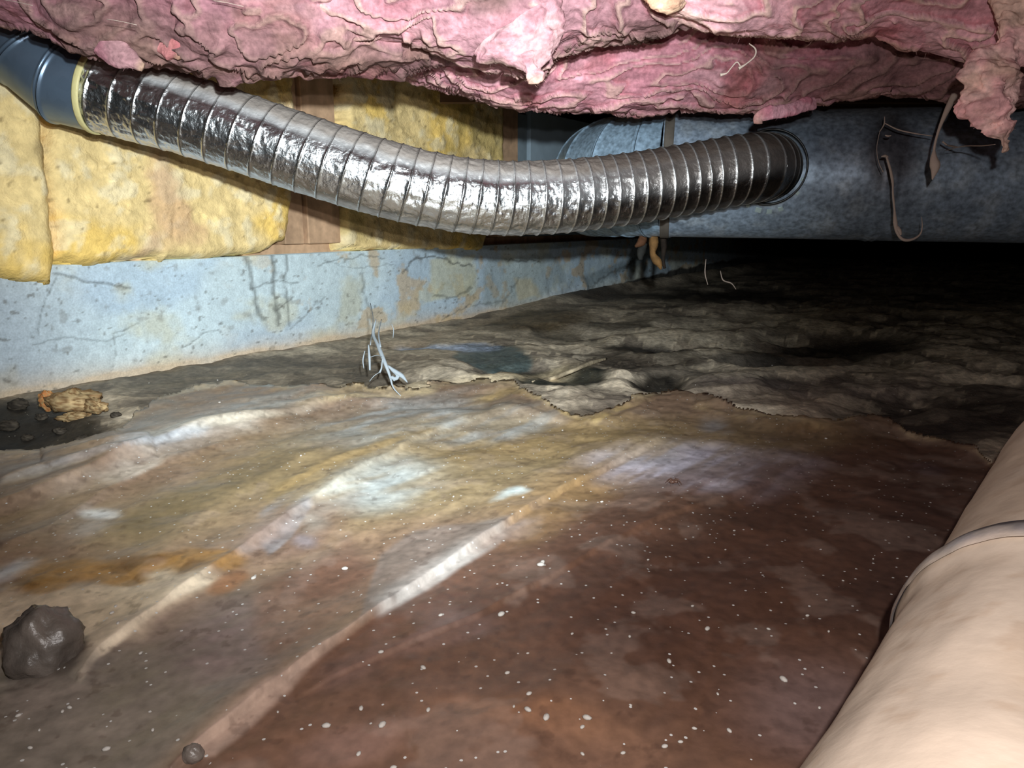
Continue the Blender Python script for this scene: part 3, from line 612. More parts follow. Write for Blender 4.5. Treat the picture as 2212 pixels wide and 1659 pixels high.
# hanging flap and tufts
def tuft(pts, rad, label, seed, cols, flat=.5, nv=64, n=160, amp=.012, name='insulation_tuft', nf=500, cat='insulation'):
    q, s = catmull([P(*p) for p in pts], n); r = np.interp(s / s[-1], np.linspace(0, 1, len(rad)), rad)
    r[0] *= .3; r[-1] *= .15
    T, A, B = frames(q, (0, 1, .01)); ph = np.linspace(0, 2 * math.pi, nv, endpoint=False)
    V = (q[:, None] + r[:, None, None] * (A[:, None] * np.cos(ph)[None, :, None] + B[:, None] * np.sin(ph)[None, :, None] * flat)).reshape(-1, 3)
    N = (V - np.repeat(q, nv, 0)); N /= np.linalg.norm(N, axis=1)[:, None] + 1e-9
    x, y, z = V.T; w = fbm(x * 9, y * 9, z * 9, s=seed)
    a1 = fbm(x * 32 + 2 * w, y * 32, z * 40, s=seed + 1); a2 = fbm(x * 70, y * 70, z * 90, o=3, s=seed + 2)
    V = V + N * (amp * (2.2 * (a1 - .5) + .7 * (a2 - .5)) * np.minimum(1, np.repeat(r, nv) / .012))[:, None]
    col = np.tile(cols[0], (len(V), 1)); col = lay(col, ss(.42, .6, a1) * .8, cols[1]); col = lay(col, ss(.5, .65, fbm(x * 14, y * 14, z * 14, s=seed + 3)) * .7, cols[2])
    tip = np.repeat(ss(.78, 1, s / s[-1]), nv); col = lay(col, tip * .6, lin(160, 136, 108))
    o = mesh(name, V, gridfaces(n, nv, True), M['pink'], col=col); tag(o, label, cat)
    if nf: fringe(V, N, nf // 3, .010, .0002, M['pink'], o, seed, col)
    return o
tuft([(2230, 20, .98), (2190, 90, .98), (2150, 150, .98), (2140, 210, .98), (2150, 260, .98), (2168, 300, .98), (2166, 330, .98)], [.06, .037, .022, .041, .037, .017, .007], 'ragged pink tuft dangling in front of the duct at the right edge', 460, (lin(240, 196, 190), lin(232, 170, 172), lin(214, 180, 160)), amp=.022)
tuft([(1120, 60, 1.04), (1140, 100, 1.04), (1150, 140, 1.04), (1152, 165, 1.04), (1152, 182, 1.04)], [.07, .06, .038, .017, .006], 'pointed pale pink flap hanging down above the middle of the silver duct', 480, (lin(176, 138, 140), lin(168, 120, 128), lin(156, 134, 118)), amp=.014)
tuft([(1760, 222, 1.34), (1710, 236, 1.32), (1665, 244, 1.30), (1640, 254, 1.30), (1638, 268, 1.30)], [.012, .012, .011, .012, .007], 'small pink lip of insulation pointing down beside the duct outlet', 500, (lin(214, 158, 170), lin(196, 120, 136), lin(206, 150, 160)), amp=.004, nf=150)
tuft([(235, 90, 1.12), (260, 118, 1.12), (285, 132, 1.12), (310, 146, 1.12)], [.03, .022, .014, .006], 'short pink tongue of insulation lying over the start of the silver duct', 520, (lin(160, 112, 120), lin(150, 98, 108), lin(140, 110, 110)), amp=.006, nf=200)
tuft([(360, 84, 1.13), (385, 104, 1.13), (396, 122, 1.13)], [.026, .026, .010], 'salmon pink lump of insulation above the silver duct', 540, (lin(180, 110, 108), lin(168, 98, 102), lin(156, 104, 104)), amp=.005, nf=120)
tuft([(1440, -60, 1.0), (1448, -10, 1.0), (1456, 26, 1.01)], [.036, .032, .014], 'peach coloured knot of insulation at the top edge', 560, (lin(226, 186, 160), lin(220, 170, 140), lin(230, 190, 170)), amp=.014, nf=200)

# ================================================================== ROUND TRUNK DUCT
trunk = empty('round_trunk_duct', 'big round galvanised duct crossing the right half below the pink insulation', 'duct')
TA, TB = P(1420, 379, 1.85), P(2212, 379.5, 1.68); TDir = (TB - TA) / np.linalg.norm(TB - TA); TR = .150
TC = TA + TDir * 3.2
def trunk_piece(a0, a1, name, rscale=1.0, n=220, nv=180):
    q = np.linspace(a0, a1, n); s = np.linalg.norm(q - a0, axis=1)
    L = np.linalg.norm(a1 - a0); R = np.full((n, nv), TR * rscale)
    R += .0022 * np.exp(-((s - .012) / .004) ** 2)[:, None] + .0022 * np.exp(-((s - .026) / .004) ** 2)[:, None]
    ph = np.linspace(0, 2 * math.pi, nv, endpoint=False)
    R += .0018 * (fbm(s[:, None] * 4 + 0 * ph[None], 2 * np.cos(ph)[None] + 0 * s[:, None], np.sin(ph)[None] * 2 + 0 * s[:, None], s=601) - .5)
    V, Fc = sweep(q, R, nv)
    x, y, z = V.T; a1_ = fbm(x * 6, y * 6, z * 6, s=602); a2_ = fbm(x * 30, y * 30, z * 30, s=603)
    col = np.tile((.36, .45, .56), (len(V), 1)); col = lay(col, ss(.4, .65, a1_) * .5, (.25, .32, .42)); col = lay(col, ss(.5, .7, a2_) * .4, (.55, .62, .68))
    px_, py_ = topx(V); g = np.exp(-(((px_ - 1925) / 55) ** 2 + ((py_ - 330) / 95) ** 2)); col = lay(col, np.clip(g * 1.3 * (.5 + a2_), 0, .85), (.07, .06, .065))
    dust = ss(.5, 1.0, np.tile(np.sin(ph), n)); col = lay(col, dust * .7, (.10, .09, .085))
    met = .45 - .35 * dust; ro = .42 + .25 * dust + .16 * (a2_ - .5)
    return mesh(name, V, Fc, M['galv'], trunk, col=col, attr={'metal': met, 'rough': ro})
j0 = TA + TDir * .012; jA = TA + TDir * .485; jB = TA + TDir * 1.9
trunk_piece(j0, jA + TDir * .02, 'duct_section', .996); trunk_piece(jA, jB + TDir * .02, 'duct_section', 1.0); trunk_piece(jB, TC, 'duct_section', 1.004, n=60)
def mitred(cuts, ER, mat, parent, colour=None):
    pts = [P(*c) if len(c) == 3 and max(map(abs, c)) > 20 else np.array(c) for c in cuts]; m_ = len(pts) - 1
    for i in range(m_):
        a_, b_ = pts[i], pts[i + 1]; n = 40; d = (b_ - a_) / np.linalg.norm(b_ - a_)
        prv = pts[i] - pts[i - 1] if i else d; nxt = pts[i + 2] - pts[i + 1] if i < m_ - 1 else d
        m0 = d + prv / np.linalg.norm(prv); m1 = d + nxt / np.linalg.norm(nxt); m0 /= np.linalg.norm(m0); m1 /= np.linalg.norm(m1)
        A = np.cross((0, 1.0, 0.01) if abs(d[1]) < .8 else (0, 0, 1.0), d); A /= np.linalg.norm(A); B = np.cross(d, A); ph2 = np.linspace(0, 2 * math.pi, 96, endpoint=False)
        dirs = A[None] * np.cos(ph2)[:, None] + B[None] * np.sin(ph2)[:, None]; Lg = np.linalg.norm(b_ - a_)
        t0 = -(dirs @ m0) * ER / (d @ m0); t1 = Lg - (dirs @ m1) * ER / (d @ m1)
        t1 = np.maximum(t1, t0 + .001)
        u = np.linspace(0, 1, n)[:, None]; tt = t0[None] * (1 - u) + t1[None] * u
        s0 = (tt - t0[None]); s1 = (t1[None] - tt)
        Rg = ER + (.0035 * np.exp(-(s0 / .003) ** 2) + .0028 * np.exp(-((s0 - .008) / .0022) ** 2)) * (1 if i else 0) + .003 * np.exp(-(s1 / .003) ** 2)
        V = (a_[None, None] + d[None, None] * tt[:, :, None] + dirs[None] * Rg[:, :, None]).reshape(-1, 3); k = {}
        if colour is not None: k = dict(col=np.tile(colour, (len(V), 1)), attr={'metal': np.full(len(V), .4), 'rough': np.full(len(V), .42)})
        mesh('elbow_gore', V, gridfaces(n, 96, True), mat, parent, **k)
def ring(name, c, d, R, w, h, mat, parent, n=120):
    """band around an axis: width w, height h"""
    d = d / np.linalg.norm(d); A = np.cross((0, 0, 1.0), d); A /= np.linalg.norm(A); B = np.cross(d, A)
    pr = [(-w / 2, 0), (-w / 2, h * .7), (-w * .3, h), (w * .3, h), (w / 2, h * .7), (w / 2, 0)]
    ph = np.linspace(0, 2 * math.pi, n, endpoint=False)
    V = np.array([[c + d * u + (R + v) * (A * math.cos(t) + B * math.sin(t)) for u, v in pr] for t in ph]).reshape(-1, 3)
    m = len(pr); Fc = [(i * m + j, i * m + (j + 1) % m, ((i + 1) % n) * m + (j + 1) % m, ((i + 1) % n) * m + j) for i in range(n) for j in range(m)]
    return mesh(name, V, Fc, mat, parent)
# elbow of the trunk bending away at its left end
ec = [TA + TDir * .02]
for ang, L_ in ((6, .03), (30, .055), (56, .06), (80, .07), (92, .4)):
    r_ = math.radians(ang); ec.append(ec[-1] + (-TDir * math.cos(r_) + np.array((.0, 1.0, -.02)) * math.sin(r_)) * L_)
mitred(ec, TR * .995, M['galv'], trunk, (.30, .42, .54))
ht = empty('hanger_strap', 'brown metal strap looped round the big duct behind the silver duct', 'strap')
c0 = TA + TDir * .026
ring('strap_loop', c0, TDir, TR + .001, .022, .002, M['strap'], ht)
box('strap_tail', c0 + np.array((-.011, -.001, TR)), TDir * .022, (0, .002, 0), (0, 0, .12), M['strap'], ht, bev=.0004)

# ================================================================== FLEXIBLE FOIL DUCT
FR = .0755
fp = [(208, 196, 1.415), (350, 234, 1.42), (500, 280, 1.43), (600, 314, 1.44), (700, 347, 1.45), (800, 378, 1.46), (900, 404, 1.475), (1000, 422, 1.49), (1100, 429, 1.505), (1200, 426, 1.52), (1300, 416, 1.54), (1400, 402, 1.555), (1500, 384, 1.57), (1580, 370, 1.575), (1630, 363, 1.59), (1655, 361, 1.63), (1662, 361, 1.68)]
nf_ = 1500; nv = 112
fq, fs = catmull([P(*p) for p in fp], nf_); FL = fs[-1]
ux = fs / FL
sp_ = np.interp(ux, [0, .3, .45, .6, .8, 1], [.045, .043, .034, .031, .028, .026]); rp = np.cumsum(np.gradient(fs) / sp_)
ph = np.linspace(0, 2 * math.pi, nv, endpoint=False)
phase = rp[:, None] + ph[None, :] / (2 * math.pi); fr = phase - np.floor(phase); dr = np.minimum(fr, 1 - fr) * sp_[:, None]
sx = fs[:, None] + 0 * ph[None]; cx, sx_ = np.cos(ph)[None] + 0 * sx, np.sin(ph)[None] + 0 * sx
cr = np.interp(ux, [0, .03, .14, .3, .42, .6, .72, .85, 1], [1.6, 1.5, .7, .5, 1.0, 1.25, .9, .3, .2])[:, None]
slack = np.sin(np.clip(np.minimum(fr, 1 - fr) * 2, 0, 1) * math.pi / 2)
wr = fbm(sx * 45 + 14 * fbm(cx * 2, sx_ * 2, sx * 4, s=701), cx * 7, sx_ * 7, o=4, s=700) - .5
w2 = np.abs(2 * fbm(sx * 60 + cx * 5, cx * 12 + sx * 20, sx_ * 12, o=3, s=702) - 1)
lean = np.interp(ux, [0, .35, .6, 1], [.0003, .0006, .0014, .0022])[:, None]
R = FR + .0012 * np.exp(-(dr / .0016) ** 2) - lean * slack + cr * (.0062 * wr + .0022 * (w2 - .5)) * ss(0, .006, dr)
R *= np.interp(ux, [0, .9, 1], [1.0, .97, .95])[:, None]
V, Fc = sweep(fq, R, nv)
up = np.tile(np.sin(ph), nf_); uxx = np.repeat(ux, nv)
x, y, z = V.T; dn = fbm(x * 22, y * 22, z * 22, s=705)
dust = ss(.34, .72, up + .25 * (dn - .5) + .12 * (uxx - .4)); dust = np.maximum(dust, ss(.80, .98, -up) * .25)
dust = np.maximum(dust, ss(.52, .8, uxx) * ss(-.45, .25, up + .3 * (dn - .5)) * .5)
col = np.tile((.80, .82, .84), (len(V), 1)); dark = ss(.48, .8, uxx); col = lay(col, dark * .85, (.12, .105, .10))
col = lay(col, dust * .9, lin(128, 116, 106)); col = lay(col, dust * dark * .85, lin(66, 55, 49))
rib = ss(.0028, .0008, dr.ravel())
col = lay(col, rib * .5 * (1 - ss(.45, .62, uxx)), lin(84, 80, 76)); col = lay(col, rib * ss(.45, .62, uxx) * .9 * (1 - dust * .6), (.85, .87, .88))
met = np.clip(1 - dust * 1.0, .06, 1); met = np.maximum(met, rib * ss(.45, .62, uxx) * .9)
ro = .26 + .4 * dust + .05 * (dn - .5); ro = ro - ro * rib * .0
flex = empty('flexible_foil_duct', 'silver ribbed flexible duct sagging across the upper picture from elbow to big duct', 'duct')
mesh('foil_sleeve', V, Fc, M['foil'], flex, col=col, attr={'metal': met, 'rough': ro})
# the wire ribs under the foil, each turn a part
def rib_turn(k):
    r0 = k; u = np.linspace(0, 1, 49); tr = r0 - u + 1; s_i = np.interp(tr, rp, fs)
    T, A, B = frames(fq); i = np.clip(np.searchsorted(fs, s_i), 0, nf_ - 1)
    th = u * 2 * math.pi; sc_ = np.interp(s_i / FL, [0, .9, 1], [1.0, .97, .95])
    c = fq[i] + (A[i] * np.cos(th)[:, None] + B[i] * np.sin(th)[:, None]) * ((FR + .0006) * sc_)[:, None]
    return c
T_, A_, B_ = frames(fq)
for k in range(1, int(rp[-1]) - 1):
    c = rib_turn(k); cen = fq[np.clip(np.searchsorted(fs, np.interp(k + .5, rp, fs)), 0, nf_ - 1)]
    Nn = c - cen; Nn /= np.linalg.norm(Nn, axis=1)[:, None]; T = np.gradient(c, axis=0); T /= np.linalg.norm(T, axis=1)[:, None]; Bn = np.cross(T, Nn)
    w = .0007
    V = np.stack([c + Nn * w * 1.1, c + Bn * w, c - Nn * w, c - Bn * w], 1).reshape(-1, 3)
    mesh('wire_rib', V, gridfaces(49, 4, True), M['wire'], flex)
T0 = T_[0]
ring('cable_tie', fq[6], T0, FR + .001, .012, .004, M['mastic'], flex)
# cream end of the tie
tube('tie_tail', [fq[6] + B_[6] * (FR * .9) - A_[6] * .03, fq[6] + B_[6] * (FR + .006) * .95, fq[9] + B_[6] * (FR + .012)], [.003, .004, .003], M['mastic'], flex)

# left elbow (galvanised), built of gores
elb = empty('duct_elbow', 'blue grey galvanised elbow joining the silver duct at the upper left corner', 'duct elbow')
ep = [P(214, 197, 1.415), P(140, 176, 1.413), P(92, 138, 1.41), P(58, 80, 1.40), P(44, 0, 1.395), P(40, -110, 1.395)]
cuts = [(214, 197, 1.415), (146, 180, 1.413), (84, 128, 1.408), (50, 50, 1.40), (44, -120, 1.395)]
mitred(cuts, .0775, M['galv_new'], elb)
# outlet collar on the trunk with bent tabs
col_ = empty('takeoff_collar', 'short dark round collar where the silver duct enters the big duct', 'collar')
cc = P(1660, 361, 1.60); cdir = P(1664, 362, 1.72) - cc; cdir /= np.linalg.norm(cdir)
qn = np.linspace(cc + cdir * .02, cc + cdir * .13, 12); V, Fc = sweep(qn, np.full((12, 96), .0775), 96, (0, 0, 1)); mesh('collar_wall', V, Fc, M['darkmetal'], col_)
ring('collar_bead', cc + cdir * .035, cdir, .0775, .008, .004, M['darkmetal'], col_)
def on_trunk(x, y, lift=.001):
    o_ = np.array((0, 0, CH)); d = P(x, y, 1.0) - o_; w = o_ - TA
    dp = d - TDir * (d @ TDir); wp = w - TDir * (w @ TDir); a = dp @ dp; b = 2 * dp @ wp; c = wp @ wp - TR * TR
    t = (-b - math.sqrt(max(0, b * b - 4 * a * c))) / (2 * a); p = o_ + d * t; nn = p - TA - TDir * ((p - TA) @ TDir); nn /= np.linalg.norm(nn)
    return p + nn * lift, nn
for (x, y, w, ang) in ((1616, 444, .008, -.3), (1638, 453, .013, -.25), (1662, 456, .012, 0), (1686, 451, .011, .35), (1722, 416, .009, .8), (1735, 388, .008, 1.2)):
    p, nn = on_trunk(x, y, .0005); e1 = TDir * math.cos(ang) + np.cross(nn, TDir) * math.sin(ang); e2 = np.cross(nn, e1)
    box('bent_tab', p - e1 * w / 2 - e2 * w / 2, e1 * w, e2 * w, nn * .0014, M['tab'], col_, bev=.0004, jit=.0004)

# ================================================================== TAN PIPE (lower right)
pipe = empty('tan_insulated_duct', 'tan paper jacketed round duct lying in the lower right corner, very close', 'duct')
pr_ = [(2150, 3300, .16), (2160, 2200, .26), (2196, 1880, .33), (2250, 1620, .40), (2292, 1440, .47), (2318, 1300, .55), (2350, 1150, .66), (2405, 1005, .80), (2560, 850, 1.02), (2800, 740, 1.3)]
pq, ps = catmull([P(*p) for p in pr_], 420)
seam_s = float(np.interp(.47, pq[:, 1] * cp - (pq[:, 2] - CH) * sp, ps)) - .01
nvp = 160; ph = np.linspace(0, 2 * math.pi, nvp, endpoint=False)
R = np.full((420, nvp), .088); sr = ps[:, None] - seam_s
R += .006 * np.exp(-(sr / .02) ** 2) + .004 * (fbm(ps[:, None] * 7 + 0 * ph, np.cos(ph)[None] * 1.6 + 0 * ps[:, None], np.sin(ph)[None] * 1.6 + 0 * ps[:, None], s=801) - .5) * 2
def pipe_part(name, m, mat, add=0, colf=None):
    i = np.where(m)[0]; q = pq[i]; T, A, B = frames(pq); A, B = A[i], B[i]
    Rr = R[i] + add
    V = (q[:, None] + Rr[:, :, None] * (A[:, None] * np.cos(ph)[None, :, None] + B[:, None] * np.sin(ph)[None, :, None])).reshape(-1, 3)
    x, y, z = V.T; w = fbm(x * 12, y * 12, z * 12, s=803)
    c = colf(V, w, np.repeat(ps[i], nvp)); return mesh(name, V, gridfaces(len(i), nvp, True), mat, pipe, col=c)
def kcol(V, w, s):
    c = np.tile(lin(196, 176, 156), (len(V), 1)); c = lay(c, ss(.45, .65, w) * .5, lin(206, 190, 174)); c = lay(c, ss(.60, .72, fbm(V[:, 0] * 60, V[:, 1] * 60, V[:, 2] * 60, o=3, s=805)) * .5, lin(180, 156, 134)); return c
def tcol(V, w, s):
    c = np.tile(lin(150, 143, 142), (len(V), 1)); px_, py_ = topx(V); e = (s - seam_s); f = fbm(V[:, 0] * 50, V[:, 1] * 50, V[:, 2] * 50, s=809)
    c = lay(c, ss(.5, .62, f) * .6, lin(190, 176, 164)); c = lay(c, ss(.002, .012, e) * ss(.36, .5, f + .12 * ss(1990, 2120, px_)), lin(52, 54, 72)); return lay(c, ss(-.006, -.014, e) * .8, lin(206, 188, 170))
pipe_part('jacket', ps <= seam_s, M['kraft'], .001, kcol); pipe_part('jacket', ps >= seam_s, M['kraft'], 0, kcol)
pipe_part('tape_band', np.abs(ps - seam_s - .004) < .021, M['tape'], .0035, tcol)

# ================================================================== SMALL THINGS
def lumpy(name, c, rad, mat, label, cat, seed, col=None, parent=None, nu=40, nv=28, amp=.35, sc_=(1, 1, 1), rot=0, sharp=2.0, group=None):
    u = np.linspace(0, 2 * math.pi, nu, endpoint=False); v = np.linspace(.02, math.pi - .02, nv); U, Vv = np.meshgrid(u, v, indexing='ij')
    D = np.stack([np.cos(U) * np.sin(Vv), np.sin(U) * np.sin(Vv), np.cos(Vv)], -1).reshape(-1, 3)
    n = fbm(D[:, 0] * sharp + seed, D[:, 1] * sharp, D[:, 2] * sharp, s=seed) - .5; n2 = fbm(D[:, 0] * 7 + seed, D[:, 1] * 7, D[:, 2] * 7, s=seed + 1) - .5
    r = 1 + amp * 2 * n + amp * .6 * n2; p = D * r[:, None] * np.array(rad); cr_, sr_ = math.cos(rot), math.sin(rot)
    p = np.stack([p[:, 0] * cr_ - p[:, 1] * sr_, p[:, 0] * sr_ + p[:, 1] * cr_, p[:, 2]], 1) + np.array(c)
    i = np.arange(nu)[:, None]; j = np.arange(nv - 1)[None]; a = i * nv + j; b = i * nv + j + 1; cc_ = ((i + 1) % nu) * nv + j + 1; d = ((i + 1) % nu) * nv + j
    Fc = [tuple(f) for f in np.stack([a, b, cc_, d], -1).reshape(-1, 4)] + [tuple(k * nv for k in range(nu)), tuple(k * nv + nv - 1 for k in range(nu))[::-1]]
    cl = None
    if col is not None: cl = lay(np.tile(col[0], (len(p), 1)), ss(-.1, .12, n2), col[1])
    o = mesh(name, p, Fc, mat, parent, col=cl)
    if label: tag(o, label, cat, group)
    return o
def gh(x, y, sheet=True):
    """a point of the ground under a landmark"""
    z = 0.0
    for _ in range(6):
        p = F(x, y, z); q = F(x, y, 0)
        X, Y = np.array([p[0]]), np.array([p[1]]); pp = topx(np.array([[p[0], p[1], 0.0]]))
        z = float((sheetz if sheet else ground)(X, Y, pp[0], pp[1])[0])
    return F(x, y, z)
# wood chunk at the foot of the wall, left
wk = empty('rotten_wood_chunk', 'broken piece of rotten wood lying at the foot of the wall at left', 'wood', gh(190, 905, False))
b0 = P(160, 866, 1.47)
WC = (lin(188, 162, 120), lin(132, 100, 66))
lumpy('wood_core', b0 + np.array((.0, 0, 0)), (.045, .028, .022), M['chip'], None, None, 811, WC, wk, amp=.5, rot=.3)
lumpy('splinter', b0 + np.array((.045, -.01, -.008)), (.034, .016, .014), M['chip'], None, None, 813, WC, wk, amp=.6, rot=-.4)
lumpy('splinter', b0 + np.array((-.052, .0, .002)), (.014, .014, .020), M['chip'], None, None, 815, (lin(206, 130, 76), lin(190, 160, 110)), wk, amp=.5)
lumpy('splinter', b0 + np.array((.01, -.02, -.028)), (.03, .012, .010), M['chip'], None, None, 817, WC, wk, amp=.5, rot=.2)
# dark domed stone, lower left
st = gh(85, 1440); lumpy('wet_stone', st + np.array((0, .01, .012)), (.028, .028, .034), M['stone'], 'dark wet rounded stone poking up at the lower left edge', 'stone', 821, amp=.26, sharp=2.2)
lumpy('small_dark_pebble', gh(418, 1638) + np.array((0, 0, .003)), (.007, .006, .007), M['stone'], 'tiny shiny dark pebble at the bottom edge beside the crease', 'pebble', 825, amp=.2)
CL = ['largest dark soil clod in the hollow, just left of the wood chunk', 'small soil clod in the hollow directly under the left end of the wood chunk', 'dark soil clod in the hollow at the left picture edge',
      'small soil clod in the hollow below the middle of the wood chunk', 'soil clod at the lower right of the dark hollow', 'small soil clod just right of the wood chunk', 'lowest small soil clod in the dark hollow at left']
for i, (x, y, r) in enumerate(((40, 880, .02), (90, 905, .012), (20, 925, .018), (130, 935, .012), (180, 955, .014), (250, 900, .010), (60, 950, .012))):
    lumpy('soil_clod', gh(x, y, False) + np.array((0, 0, r * .3)), (r, r * .8, r * .6), M['chip'], CL[i], 'soil clod', 830 + i, (lin(86, 78, 68), lin(52, 46, 40)), amp=.5, nu=20, nv=14, group='soil clods in the hollow')
# wood splinter hanging under the strap
hs = empty('hanging_wood_splinter', 'torn brown wood splinter hanging below the big duct in front of the wall', 'wood', P(1410, 510, 1.9))
for i, (pts, rr, c) in enumerate((([(1412, 505, 1.9), (1412, 530, 1.9), (1410, 550, 1.9), (1424, 570, 1.9), (1428, 582, 1.9)], [.010, .013, .007, .012, .003], lin(112, 82, 48)),
                                  ([(1390, 508, 1.9), (1386, 522, 1.9), (1372, 533, 1.9)], [.010, .012, .003], lin(82, 54, 36)),
                                  ([(1392, 525, 1.915), (1384, 548, 1.915), (1384, 562, 1.915)], [.008, .012, .005], lin(40, 40, 38)),
                                  ([(1432, 505, 1.92), (1434, 535, 1.92), (1432, 560, 1.92), (1436, 580, 1.92)], [.008, .008, .005, .004], lin(36, 28, 22)))):
    tube('splinter', [P(*p) for p in pts], rr, M['chip'], hs, nv=7, n=14, up=(0, 1, .1), col=c)
# cobwebs
def web(name, label, loc, strands, mat, cat='cobweb'):
    e = empty(name, label, cat, loc)
    for pts, rr in strands: tube('strand', [P(*p) for p in pts], rr, mat, e, nv=6, n=5 * len(pts), up=(0, 1, .1))
    return e
zw = 1.52
web('cobweb', 'thick white cobweb hanging in strands in front of the wall foot, centre left', P(815, 700, zw), [
    ([(812, 690, 1.62), (806, 720, 1.6), (816, 745, 1.56), (832, 785, zw), (842, 812, zw), (850, 838, zw), (869, 858, zw)], [.0012, .004, .0035, .0045, .004, .002, .0007]),
    ([(838, 790, zw), (852, 802, zw), (868, 812, zw), (880, 826, zw)], [.002, .005, .005, .001]),
    ([(845, 815, zw), (856, 818, zw), (864, 806, zw)], [.004, .004, .002]), ([(850, 822, zw), (858, 812, zw), (850, 802, zw)], [.003, .003, .003]),
    ([(826, 775, zw), (824, 795, zw), (820, 805, zw)], [.001, .0015, .0022]),
    ([(796, 745, 1.55), (798, 775, 1.54), (799, 800, 1.54)], [.0015, .003, .002]), ([(788, 758, 1.55), (784, 778, 1.55), (786, 796, 1.55)], [.001, .0015, .0008]),
    ([(800, 655, 1.9), (806, 690, 1.75), (800, 745, 1.56)], [.0008, .001, .0012]), ([(824, 690, 1.7), (818, 720, 1.6), (822, 750, 1.55)], [.0008, .0015, .002]),
    ([(799, 772, 1.54), (812, 768, 1.54), (826, 770, zw)], [.0006, .0006, .0006]), ([(846, 700, 1.6), (850, 712, 1.6), (849, 730, 1.6)], [.0006, .001, .0005]),
    ([(820, 804, zw), (808, 812, zw), (798, 824, zw)], [.0006, .0008, .0004])], M['web'])
web('cobweb', 'long dusty cobweb loop hanging in front of the big duct at right', P(1915, 250, 1.45), [
    ([(1911, 252, 1.46), (1910, 268, 1.46), (1900, 285, 1.46)], [.0006, .0014, .0008]), ([(1911, 266, 1.46), (1940, 280, 1.45), (1975, 288, 1.44), (2015, 294, 1.42)], [.001, .0014, .0012, .0006]),
    ([(1900, 285, 1.46), (1894, 320, 1.46), (1898, 350, 1.46), (1908, 372, 1.46)], [.0006, .0005, .0006, .0008]),
    ([(1914, 336, 1.45), (1922, 362, 1.45), (1928, 392, 1.45), (1929, 420, 1.45), (1932, 450, 1.45), (1934, 480, 1.45), (1938, 502, 1.45), (1950, 517, 1.45), (1968, 518, 1.45), (1986, 508, 1.45), (1992, 492, 1.45), (1991, 468, 1.45)],
     [.0018, .0025, .003, .0018, .0022, .002, .0045, .0028, .003, .0022, .0012, .0004]),
    ([(1938, 488, 1.45), (1944, 500, 1.445), (1946, 508, 1.445)], [.002, .004, .002]), ([(1912, 292, 1.45), (1918, 294, 1.45), (1925, 293, 1.45)], [.001, .002, .001]), ([(1904, 338, 1.45), (1914, 337, 1.45), (1919, 340, 1.45)], [.001, .003, .001])], M['web_brown'])
web('cobweb', 'thin cobweb thread stretched from the hanging pink tuft across the big duct', P(2150, 314, 1.1), [
    ([(2150, 312, 1.0), (2120, 315, 1.15), (2080, 316, 1.3), (2040, 326, 1.42)], [.0004, .0010, .0011, .0004]), ([(2036, 306, 1.42), (2048, 314, 1.42), (2070, 318, 1.35)], [.0015, .002, .0008])], M['web_brown'])
web('cobweb', 'grey cobweb rags in the dark corner right of the wall foot', P(1520, 600, 2.2), [
    ([(1525, 560, 2.2), (1523, 590, 2.2), (1529, 615, 2.2)], [.001, .002, .001]), ([(1556, 585, 2.2), (1562, 605, 2.2), (1580, 612, 2.2), (1590, 625, 2.2)], [.001, .002, .002, .001])], M['web_brown'])
web('cobweb', 'kinked pale dusty thread dangling in front of the low pink batt', P(1600, 100, 1.04), [
    ([(1618, 94, .98), (1632, 106, .98), (1630, 122, .98), (1612, 138, .98), (1596, 148, .98)], [.0006, .0012, .0010, .0010, .0022]), ([(1600, 144, .98), (1592, 134, .98), (1580, 146, .98), (1570, 158, .98), (1556, 162, .98)], [.0008, .001, .0008, .0009, .0022])], M['web_brown'])
o = tube('hanging_root', [P(*p) for p in ((2062, 205, 1.25), (2045, 240, 1.25), (2030, 275, 1.25), (2020, 310, 1.25), (2017, 340, 1.25), (2020, 362, 1.25), (2014, 388, 1.25))], [.006, .005, .003, .002, .002, .009, .001], M['web_brown'], nv=8, n=40, up=(0, 1, .1))
tag(o, 'brown dusty fibre hanging in front of the big duct, left of the ragged tuft', 'fibre')
for i, (x, y) in enumerate(((490, 6, ), (260, 46), (35, 4))):
    o = tube('straw_fibre', [P(x - 30, y - 5, 1.02), P(x, y, 1.02), P(x + 36, y + 8, 1.02)], .0004, M['web_brown'], nv=5, n=8, up=(0, 1, .1)); tag(o, ('pale straight fibre stuck in the pink insulation at the top', 'pale straight fibre in the dirty pink batt above the elbow', 'pale fibre at the top left corner')[i], 'fibre')
# stick lying on the silt, edge of the puddles
def ground_stick(name, pts, rr, mat, label, cat, sheet=False, col=None):
    q = [gh(x, y, sheet) + np.array((0, 0, .004)) for x, y in pts]
    o = tube(name, q, rr, mat, nv=8, n=6 * len(q), col=col); return tag(o, label, cat)
ground_stick('dead_root', [(1150, 828), (1190, 822), (1235, 805), (1275, 788), (1310, 778)], [.002, .006, .005, .006, .003], M['chip'], 'pale thin root lying across the dark puddle in the middle', 'root', col=lin(176, 160, 134))
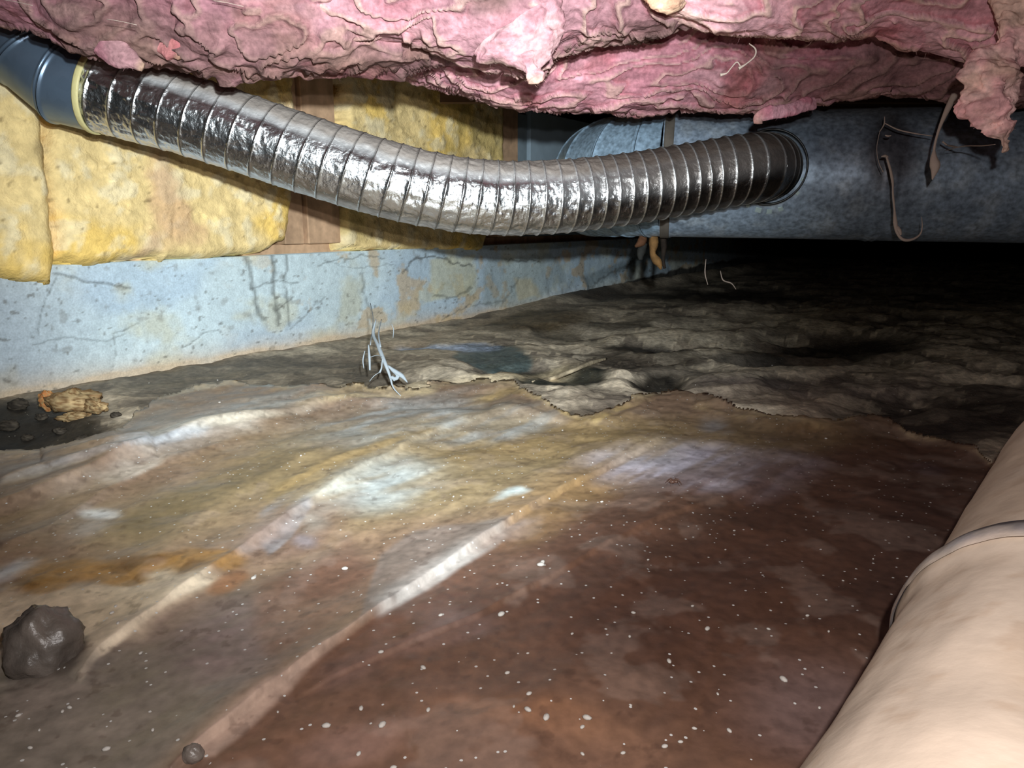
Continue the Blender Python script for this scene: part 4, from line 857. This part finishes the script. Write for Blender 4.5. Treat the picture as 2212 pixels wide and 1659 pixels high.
# spider
spd = empty('spider', 'small brown spider on the lavender hazy patch of the sheet', 'spider', gh(1452, 1046))
sp0 = gh(1452, 1046) + np.array((0, 0, .004))
lumpy('abdomen', sp0, (.0045, .0035, .003), M['spider'], None, None, 841, parent=spd, nu=14, nv=10, amp=.1)
lumpy('head', sp0 + np.array((.005, -.001, 0)), (.0025, .0022, .002), M['spider'], None, None, 843, parent=spd, nu=12, nv=8, amp=.1)
for sgn in (-1, 1):
    for j in range(4):
        a_ = math.radians(90 * sgn + (j - 1.5) * 34 * sgn); d = np.array((math.cos(a_), math.sin(a_), 0)); st_ = sp0 + np.array((.002, 0, 0))
        d = np.array((math.cos(math.radians((-55, -20, 20, 55)[j])) * sgn, math.sin(math.radians((-55, -20, 20, 55)[j])), 0))
        tube('leg', [st_, st_ + d * .006 + UP * .003, st_ + d * .011 - UP * .0035], [.0006, .0006, .0003], M['spider'], spd, nv=5, n=8)
# white crumbs strewn on the sheet
base_me = None
spots = [(230, 1620), (745, 1230), (548, 1250), (925, 1535), (775, 1630), (850, 1660), (1140, 1535), (1143, 1500), (1268, 1553), (1172, 1216), (1168, 1222), (1083, 1329), (823, 1410), (914, 1444), (780, 1532), (826, 1568), (705, 1570),
         (952, 1330), (1180, 1552), (1445, 1430), (1528, 1360), (1692, 1470), (1550, 1500), (1660, 1360), (1258, 1572), (1436, 1614), (1258, 1630), (1110, 1527), (600, 1539), (250, 1311), (242, 1325), (255, 1347), (304, 1412),
         (150, 1530), (135, 1538), (85, 1578), (65, 1617), (40, 1547), (330, 1578), (12, 1395), (33, 1397), (1620, 900), (1920, 935), (1784, 948), (1502, 832), (1668, 790), (1618, 752), (1560, 745), (1966, 888), (1300, 1085), (1246, 1082),
         (980, 1073), (1130, 1075), (940, 1113), (650, 985), (470, 822), (322, 828), (474, 870), (963, 831), (884, 842), (1410, 696), (1280, 1000), (1215, 930), (1400, 1210), (1586, 1147), (1567, 1188), (1886, 1208), (1821, 1255), (1744, 1331),
         (1790, 1365), (1496, 1310), (1368, 1325), (1360, 1376), (1140, 1412), (1236, 1370), (1096, 1455), (1362, 1524), (1346, 1628), (1470, 1604), (1500, 1575), (1575, 1580), (1770, 1530)]
for i, (x, y) in enumerate(spots):
    x, y = max(-5, x), y
    sh = y > xline(SHEET_EDGE, x) + 12; p = gh(x, y, bool(sh))
    if base_me is None:
        o = lumpy('debris_crumb', (0, 0, 0), (1, .65, .5), M['crumb'], 'x', 'debris', 851, amp=.25, nu=8, nv=6); base_me = o; q = o
    else:
        q = base_me.copy(); C.objects.link(q)
    big = (.0032 if i < 22 else .0019) * (.7 + .6 * random.random()) * (1 if y > 1000 else 1.3)
    q.location = p + np.array((0, 0, big * .35)); q.scale = (big, big, big); q.rotation_euler = (0, 0, random.random() * 3)
    zone = ('on the bare soil beyond the sheet' if not sh else 'on the pale and grey film around the wet stone at left' if x < 620 else 'on the brown sheet at the bottom middle' if y > 1450 and x < 1300 else
            'on the brown sheet at the bottom right, left of the tan duct' if y > 1450 or x > 1500 else 'on the middle of the sheet between the main crease and the spider')
    q['label'] = 'tiny white crumb ' + zone; q['category'] = 'debris'; q['group'] = 'white crumbs ' + zone
